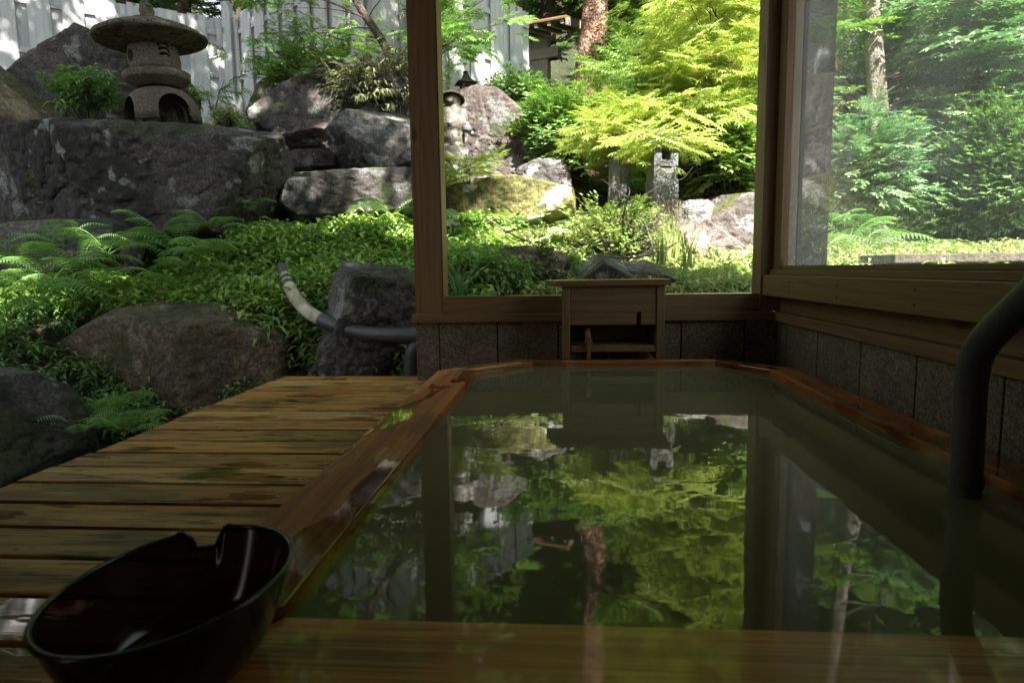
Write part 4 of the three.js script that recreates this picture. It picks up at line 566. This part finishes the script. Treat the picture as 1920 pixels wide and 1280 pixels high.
// trees seen through the window
{
  const r = rng(88), lay = (n, x0, x1, y0, y1, d0, d1, R0, per) => [...Array(n)].map(() => [at(x0 + (x1 - x0) * r(), y0 + (y1 - y0) * r(), d0 + (d1 - d0) * r()), R0 * (0.7 + 0.6 * r()), 0.2, per]);
  tree({ name: 'layered_tree', label: 'layered bright green tree with a pale mottled trunk seen through the window', trunk: [at(1652, 330, 7), at(1648, 215, 7), at(1640, 100, 7), at(1634, 0, 7), at(1628, -300, 7)], radii: [0.10, 0.09, 0.08, 0.075, 0.05], bark: M.barkGrey, clusters: [...lay(10, 1525, 1610, -60, 200, 7.2, 8.5, 0.4, 22), ...lay(26, 1700, 1840, -60, 230, 7.2, 9.5, 0.5, 24), ...lay(16, 1530, 1780, 210, 290, 7.2, 9, 0.45, 22), ...lay(14, 1500, 1900, -460, -100, 10, 13, 0.8, 30)], green: 'fresh', seed: 12, scale: 1.15, tilt: 0.2, limb: 0.012 });
  tree({ name: 'layered_tree', label: 'layered tree with drooping boughs at the far right of the window', trunk: [at(1905, 330, 8.6), at(1900, 150, 8.6), at(1895, 0, 8.6), at(1890, -300, 8.6)], radii: [0.1, 0.09, 0.085, 0.05], bark: M.barkGrey, clusters: [...lay(36, 1780, 2050, -80, 240, 6.8, 9.0, 0.55, 26), ...lay(10, 1700, 2050, -460, -100, 10, 13, 0.8, 30)], green: 'blue', seed: 14, scale: 1.2, tilt: 0.2, limb: 0.012 });
  for (const [x, d, label] of [[1692, 11, 'broad reddish trunk standing behind the mottled trunk in the window view'], [1868, 12.5, 'thin pale trunk deep in the window view at upper right'], [1884, 13.5, 'thin brown trunk right of the thin pale one in the window view'], [1560, 12, 'dark trunk nearest the corner post in the window view']]) {
    const dd = d; tree({ name: 'woodland_tree', label, trunk: [at(x, 330, dd), at(x - 2, 150, dd), at(x - 4, 0, dd), at(x - 8, -500, dd)], radii: [0.2, 0.17, 0.16, 0.1].map((q) => q * (x === 1868 ? 0.55 : 1)), bark: x === 1868 ? M.barkGrey : M.barkRed, clusters: crownOf(at(x, -420, dd), 2.6, 2.2, 2.4, 24, 26, x, 0.8), green: 'deep', scale: 1.7, seed: x, limb: 0.025 });
  }
  sh('rounded pale green bush beside the corner post, seen through the window', 1500, 205, 1730, 450, 6.6, 0.7, 1500, { spray: 'broad', green: 'blue', scale: 0.6, seed: 3, mat: M.leaf });
  sh('large dense bush with upswept sprays filling the right side of the window', 1700, 215, 2080, 500, 6.6, 0.9, 2600, { spray: 'azalea', green: 'mid', scale: 1.5, seed: 4 });
  sh('low olive bush in the middle of the window view', 1580, 300, 1760, 470, 7.2, 0.6, 900, { spray: 'azalea', green: 'olive', scale: 1.4, seed: 5 });
  sh('dark bush below the layered boughs in the window view', 1700, 140, 1940, 330, 9.5, 0.9, 1100, { spray: 'broad', green: 'deep', scale: 1.1, seed: 6 });
}
// shrubs in the middle and on the left
sh('brownish rhododendron bush on the boulder left of the post', 600, 120, 800, 225, 6.0, 0.45, 520, { spray: 'bamboo', green: 'olive', scale: 0.75, seed: 21 });
sh('light green leafy bush in front of the fence left of the post', 480, 110, 660, 205, 6.5, 0.45, 380, { spray: 'azalea', green: 'fresh', scale: 1.25, seed: 22 });
sh('dense azalea bush right of the streaked rock', 985, 195, 1110, 320, 6.6, 0.45, 800, { spray: 'azalea', green: 'fresh', scale: 1.25, seed: 23 });
sh('leafy azalea overhanging the top of the streaked rock', 925, 160, 1000, 215, 7.4, 0.4, 260, { spray: 'azalea', green: 'mid', scale: 1.25, seed: 24 });
sh('fresh green bush below the maple, left of the corner post', 1270, 170, 1450, 375, 5.9, 0.5, 1300, { spray: 'broad', green: 'mapleG', scale: 0.55, seed: 25 });
sh('dark bush at the foot of the pine trunk', 1000, 200, 1180, 290, 10.0, 0.5, 500, { spray: 'broad', green: 'mid', scale: 1.0, seed: 26 });
sh('green bush hanging over the pale rock wall', 1330, 290, 1460, 385, 6.2, 0.35, 700, { spray: 'broad', green: 'mapleG', scale: 0.5, seed: 28 });
sh('open twiggy azalea with dark bare branches behind the spout box', 1040, 375, 1265, 505, 4.5, 0.4, 240, { spray: 'azalea', green: 'mapleG', scale: 0.66, seed: 27, stems: 40, bare: 6, shell: 0.6 });
sh('low dark leafy plants behind the sill next to the left post', 820, 500, 1010, 600, 3.6, 0.25, 300, { spray: 'stem', green: 'fresh', scale: 0.9, seed: 29, stems: 14 });
sh('small dark bush right behind the sill in the middle', 950, 470, 1090, 570, 3.95, 0.22, 300, { spray: 'azalea', green: 'mid', scale: 0.6, seed: 30, stems: 20, bare: 4 });
sh('weedy sprig growing on the left end of the lantern boulder', 95, 148, 225, 226, 4.6, 0.2, 110, { spray: 'stem', green: 'mid', scale: 1.0, seed: 31 });
sh('thin bamboo sprig behind the right leg of the broad lantern', 365, 148, 430, 205, 5.6, 0.12, 14, { spray: 'bamboo', green: 'mid', scale: 0.7, seed: 32, stems: 4 });
sh('yellow green maple sprig hanging below the statue', 835, 290, 920, 345, 5.0, 0.15, 26, { spray: 'maple', green: 'maple', scale: 0.6, seed: 33, stems: 4 });
sh('grassy weeds at the foot of the fence corner', 380, 215, 480, 250, 5.5, 0.2, 60, { spray: 'stem', green: 'pale', scale: 0.7, seed: 34 });

// woods behind the garden
{
  const r = rng(301), G1 = 'trees of the dense woods behind the garden';
  const spots = []; for (let i = 0; i < 15; i++) spots.push([-15 + i * 2.2 + (r() - 0.5) * 1.4, -12.5 - r() * 3.5]); for (let i = 0; i < 12; i++) spots.push([-22 + i * 4 + (r() - 0.5) * 2, -19 - r() * 5]);
  spots.forEach(([x, z], i) => { const y = hgt(x, z), H = 7 + 4 * r(), lean = (r() - 0.5) * 1.2, c = V(x + lean, y + H * 0.62, z), far = i > 14; tree({ name: 'woodland_tree', label: 'dark green tree in the dense woods behind the garden', group: G1, trunk: [V(x, y - 0.3, z), V(x + lean * 0.2, y + H * 0.3, z), V(x + lean * 0.7, y + H * 0.6, z), V(x + lean, y + H * 0.95, z)], radii: [0.2, 0.16, 0.12, 0.04], bark: i % 3 ? M.bark : M.barkRed, clusters: crownOf(c, 2.1 + r() * 0.6, H * 0.42, 2.0, 50, 22, 400 + i, 0.85, 0.25), green: ['mid', 'deep', 'blue', 'deep'][i % 4], scale: far ? 2.3 : 1.7, seed: 50 + i, limb: 0.02 }); });
  // the same woods close round the house: to the left, right and above it, giving the dappled shade
  const near = [[-5.2, -1.2, 7.5, [-1.45, 6.3, -0.8], 2.15, 0.9], [-3.4, 2.6, 8, [-3.5, 6.6, -0.4], 2.3, 1.0], [-6.8, -4.6, 8, [-2.6, 7.3, -4.6], 2.9, 0.8]];
  near.forEach(([x, z, H, c, R0, ry], i) => { const y = hgt(x, z); tree({ name: 'shade_tree', label: ['tall tree shading the lantern, left of the frame', 'tall tree behind the bath house', 'tall tree reaching over the fence from the left, above the frame'][i], trunk: [V(x, y - 0.3, z), V(lerp(x, c[0], 0.2), y + H * 0.4, lerp(z, c[2], 0.2)), V(c[0], c[1], c[2])], radii: [0.16, 0.13, 0.05], clusters: crownOf(V(...c), R0, ry, R0, i === 2 ? 38 : 50, 24, 700 + i, 0.75, 0.25).concat(i === 2 ? crownOf(V(-0.1, 7.4, -5.3), 1.1, 0.5, 1.2, 10, 24, 755, 0.6, 0.25) : []), green: 'mid', scale: 1.5, seed: 80 + i, limb: 0.018 }); });
}

// ---------- ferns, broad leaved plants, grasses, ground cover ----------
{
  const r = rng(900); let n = 0;
  const spot = { left: [[95, 520, 3.0], [150, 490, 3.2], [300, 430, 3.6], [735, 395, 4.3], [380, 470, 3.5], [55, 505, 3.1], [20, 470, 3.3], [120, 455, 3.4], [200, 470, 3.35], [260, 455, 3.5], [330, 460, 3.45], [400, 425, 3.8], [70, 560, 2.9], [180, 530, 3.05], [10, 580, 2.75], [260, 520, 3.15], [345, 500, 3.3], [440, 400, 4.2]], near: [[150, 795, 2.35], [235, 800, 2.3], [205, 770, 2.45]], win: [[1560, 410, 5.6], [1590, 440, 5.2], [1620, 465, 5.0], [1540, 470, 4.8], [1730, 470, 5.6], [1800, 480, 5.4], [1680, 480, 5.2]], mid: [[1330, 530, 4.2]] };
  const lab = { left: 'arching fern on the leafy slope above the low boulder', near: 'small fern in the gap between the deck edge and the low boulder', win: 'pale fern seen through the window', mid: 'pale fern near the foot of the corner post behind the sill' };
  const ORD = ['leftmost', 'second', 'third', 'fourth', 'fifth', 'sixth', 'seventh', 'eighth', 'ninth', 'tenth', 'eleventh', 'twelfth', 'thirteenth', 'fourteenth', 'fifteenth', 'sixteenth', 'seventeenth', 'eighteenth', 'nineteenth', 'twentieth', 'twenty-first', 'twenty-second', 'twenty-third'];
  for (const k of Object.keys(spot)) for (const [x, y, d] of spot[k].sort((a, b) => a[0] - b[0])) {
    const rank = spot[k].findIndex((q) => q[0] === x && q[1] === y), N0 = spot[k].length, lb = N0 < 2 ? lab[k] : (rank === 0 ? 'leftmost ' : rank === N0 - 1 ? 'rightmost ' : ORD[rank] + ' from left, ') + lab[k];
    const f = thing('fern', lb, 'fern', at(x, y + (k === 'left' ? 8 : 14), d), { left: 'ferns on the left slope', near: 'ferns beside the deck', win: 'ferns outside the window', mid: 'ferns behind the sill' }[k]); n++; const m = fernMat, N = 5 + Math.floor(r() * 3), s = (k === 'near' ? 0.5 : k === 'win' ? 0.9 : 0.68) * (0.8 + 0.4 * r());
    for (let i = 0; i < N; i++) { const o = part('frond', FROND[i % 3], m, f); o.rotation.set(0, i / N * 6.283 + r(), (r() - 0.55) * 0.6, 'YXZ'); o.scale.setScalar(s * (0.75 + 0.4 * r())); }
  }
  // butterbur: big round leaves on long stalks
  const leafShape = (() => { const g = new THREE.CircleGeometry(1, 20, 0.35, Math.PI * 2 - 0.7), p = g.attributes.position; for (let i = 0; i < p.count; i++) { const x = p.getX(i), y = p.getY(i), q = Math.hypot(x, y), a = Math.atan2(y, x); p.setXYZ(i, x * (1 + 0.05 * Math.cos(a * 7)), 0.18 * q * q - 0.1 * q + 0.05 * Math.sin(a * 9) * q, -y * (1 + 0.05 * Math.cos(a * 7))); } g.computeVertexNormals(); return g; })();
  const bm = new THREE.MeshPhysicalMaterial({ color: col(0.20, 0.31, 0.10), roughness: 0.9, transmission: 0.3, thickness: 0, clearcoat: 0.35, clearcoatRoughness: 0.4, side: THREE.DoubleSide, bumpMap: T(bumpN, 1), bumpScale: 0.01 }), sm = new THREE.MeshStandardMaterial({ color: col(0.22, 0.26, 0.09), roughness: 0.8 });
  [[868, 425, 4.6], [905, 420, 4.7], [945, 415, 4.75], [985, 412, 4.8], [1025, 405, 4.9], [1060, 425, 4.7], [1000, 430, 4.5], [850, 415, 4.8]].sort((a, b) => a[0] - b[0]).forEach(([x, y, d], i) => { const b = thing('butterbur', (i === 0 ? 'leftmost ' : i === 7 ? 'rightmost ' : ORD[i] + ' from left, ') + 'broad round leaved plant below the moss yellow slab', 'plant', at(x, y + 45, d), 'broad leaved plants below the mossy slab'); const N = 3 + (i % 3); for (let j = 0; j < N; j++) { const a = r() * 6.28, q = 0.04 + 0.09 * r(), h = 0.10 + 0.13 * r(), e = V(Math.cos(a) * q, h, Math.sin(a) * q); const l = part('leaf', leafShape, bm, b); l.position.copy(e); l.scale.setScalar(0.05 + 0.035 * r()); l.rotation.set((r() - 0.5) * 0.6 + 0.15, r() * 6.28, (r() - 0.5) * 0.6); part('stalk', tube([V(0, -0.05, 0), V(e.x * 0.4, h * 0.6, e.z * 0.4), e], [0.004, 0.003], 8, 5), sm, b); } });
  // iris-like tufts with a pink flower
  const gm = M.leafThin;
  [[1262, 470, 4.3], [1238, 485, 4.2], [1290, 490, 4.2], [1345, 545, 3.8], [1300, 550, 3.9], [865, 545, 3.4]].forEach(([x, y, d], i) => { const b = thing('grass_tuft', ['tall upright blades of grass right of the twiggy bush', 'shorter tuft left of the tall upright blades', 'tuft of blades beside the pink flower', 'arching grass tuft near the foot of the corner post', 'small tuft behind the right end of the spout box', 'bluish grass tuft in the corner of the left post'][i], 'grass', at(x, y + 12, d)); const o = instanced('blades', SPRAY.grass[i % 4], gm, [0, 1, 2].map(() => [V((r() - 0.5) * 0.06, 0, (r() - 0.5) * 0.06), quat(r() * 6.28), V(i < 3 ? 0.7 : 1, i < 3 ? 1.2 : 0.8, i < 3 ? 0.7 : 1), tint(r, ...GREEN[i === 5 ? 'blue' : 'pale'])]), b, false); o.userData.kind = 'stuff'; });
  { const f = thing('pink_flower', 'single pink flower on a thin stalk in front of the pale rock', 'flower', at(1284, 505, 4.3)), pk = new THREE.MeshStandardMaterial({ color: col(0.75, 0.06, 0.22), roughness: 0.6, side: THREE.DoubleSide }); part('stalk', tube([V(0, -0.05, 0), V(0.005, 0.03, 0), V(0, 0.1, 0)], [0.002], 6, 4), sm, f); const g = new MB(); g.leaf(V(0, 0, 0), V(1, 0, 0), V(0, 1, 0), 0.024, 0.02, [1, 1, 1]); const pg = g.geo(); for (let i = 0; i < 5; i++) { const o = part('petal', pg, pk, f); o.position.set(0, 0.1, 0); o.rotation.set(0, i * 1.257, 0.7, 'YXZ'); } }
  // creeping plants and fallen twigs
  const cover = (name, label, spray, green, N, scale, place, mat = M.leaf) => { const lists = [[], [], [], []], g = GREEN[green]; for (let i = 0; i < N; i++) { const p = place(); if (!p) continue; lists[i % 4].push([p, quat(r() * 6.28, (r() - 0.5) * 0.35, (r() - 0.5) * 0.35), scale * (0.65 + 0.7 * r()), tint(r, g[0], g[1])]); } const o = thing(name, label, 'plants'); o.userData.kind = 'stuff'; lists.forEach((l, i) => l.length && instanced('stems', SPRAY[spray][i], mat, l, o)); return o; };
  const area = (x0, x1, z0, z1, f = () => 1) => () => { const x = lerp(x0, x1, r()), z = lerp(z0, z1, r()); return r() < f(x, z) ? V(x, hgt(x, z) - 0.01, z) : null; };
  const patch = (x, z, s, t) => sstep(t - 0.12, t + 0.12, fbm(x * s, z * s, 3, 3));
  cover('ground_cover', 'fresh green leafy stems covering the slope above the low boulder', 'stem', 'ground', 5000, 1.05, area(-2.9, -0.35, -4.9, -3.1, (x, z) => 0.35 + 0.65 * patch(x, z, 1.2, -0.1)));
  cover('slope_blades', 'arching narrow leaved weeds among the stems on the left slope', 'bamboo', 'ground', 700, 0.62, area(-2.9, -0.4, -4.9, -3.2));
  cover('broad_weeds', 'scattered broader leaved weeds on the left slope', 'broad', 'fresh', 420, 0.42, area(-2.9, -0.4, -4.9, -3.2));
  cover('creeping_plants', 'trailing dark green plants at the lower left', 'stem', 'mid', 700, 0.7, area(-2.8, -1.5, -3.0, -1.7, (x, z) => patch(x, z, 1.5, 0.0)));
  cover('sunlit_weeds', 'mass of pale sunlit weeds behind the sill', 'stem', 'pale', 4600, 0.9, area(-0.5, 2.2, -5.6, -3.5, (x, z) => 0.3 + 0.7 * patch(x, z, 1.1, -0.05)));
  cover('window_undergrowth', 'mass of low plants under the bushes outside the window', 'stem', 'pale', 3600, 0.9, area(1.6, 6.5, -8.5, -3.0));
  cover('hillside_undergrowth', 'leafy undergrowth covering the slope behind the rocks', 'broad', 'mid', 3000, 0.8, area(-6, 4, -10, -5.6, (x, z) => 0.8));
  cover('forest_floor_growth', 'dark leafy growth on the wooded hillside', 'broad', 'deep', 6000, 2.2, area(-26, 28, -34, -9.5));
  const dl = new MB(); for (let i = 0; i < 2600; i++) { const x = lerp(-2.8, 1.6, r()), z = lerp(-4.6, -1.9, r()); if (x > -1.32 && x < 0.95 && z > -2.9) continue; const p = V(x, hgt(x, z) + 0.012, z), a = r() * 6.28; dl.leaf(p, V(Math.cos(a), (r() - 0.5) * 0.5, Math.sin(a)).normalize(), V((r() - 0.5), 1, (r() - 0.5)), 0.03 + 0.05 * r(), 0.006 + 0.016 * r(), [0.14 + 0.14 * r(), 0.075 + 0.06 * r(), 0.04 + 0.03 * r()]); }
  const lo = part('leaf_litter', dl.geo(), new THREE.MeshStandardMaterial({ vertexColors: true, roughness: 0.95, side: THREE.DoubleSide })); lo.userData = { label: 'brown fallen leaves and needles on the soil around the rocks', category: 'leaf litter', kind: 'stuff' };
  // bare branches behind the spout box and the pale root by the corner post
  const bw = (label, pts, rad, m = M.twig) => tag(part('fallen_branch', tube(pts, rad, 24, 6, 0.25), m), label, 'branch');
  bw('long bare dark branch arching over the twiggy bush', [at(1085, 400, 4.4), at(1140, 395, 4.3), at(1190, 375, 4.25), at(1255, 340, 4.3), at(1280, 335, 4.35), at(1300, 312, 4.4)], [0.003, 0.0035, 0.0022, 0.001]);
  bw('thin grey dead branch lying in the weeds left of the twiggy bush', [at(915, 410, 4.2), at(960, 440, 4.1), at(1000, 458, 4.05), at(1040, 480, 4.0), at(1060, 490, 4.0)], [0.005, 0.005, 0.004], M.barkGrey);
  bw('pale bundle of dry twigs on the smooth sloping rock', [at(1130, 480, 3.75), at(1190, 483, 3.7), at(1240, 470, 3.8), at(1270, 455, 3.9)], [0.007, 0.006, 0.003], M.barkGrey);
  bw('white bleached root on the ground beside the corner post', [at(1345, 440, 4.9), at(1370, 470, 4.8), at(1390, 480, 4.75), at(1440, 472, 4.75), at(1480, 470, 4.8)], [0.025, 0.04, 0.045, 0.04, 0.03], new THREE.MeshStandardMaterial({ color: col(0.62, 0.58, 0.52), roughness: 0.8, map: T(grainN, 3) }));
}
renderer.render(scene, camera);
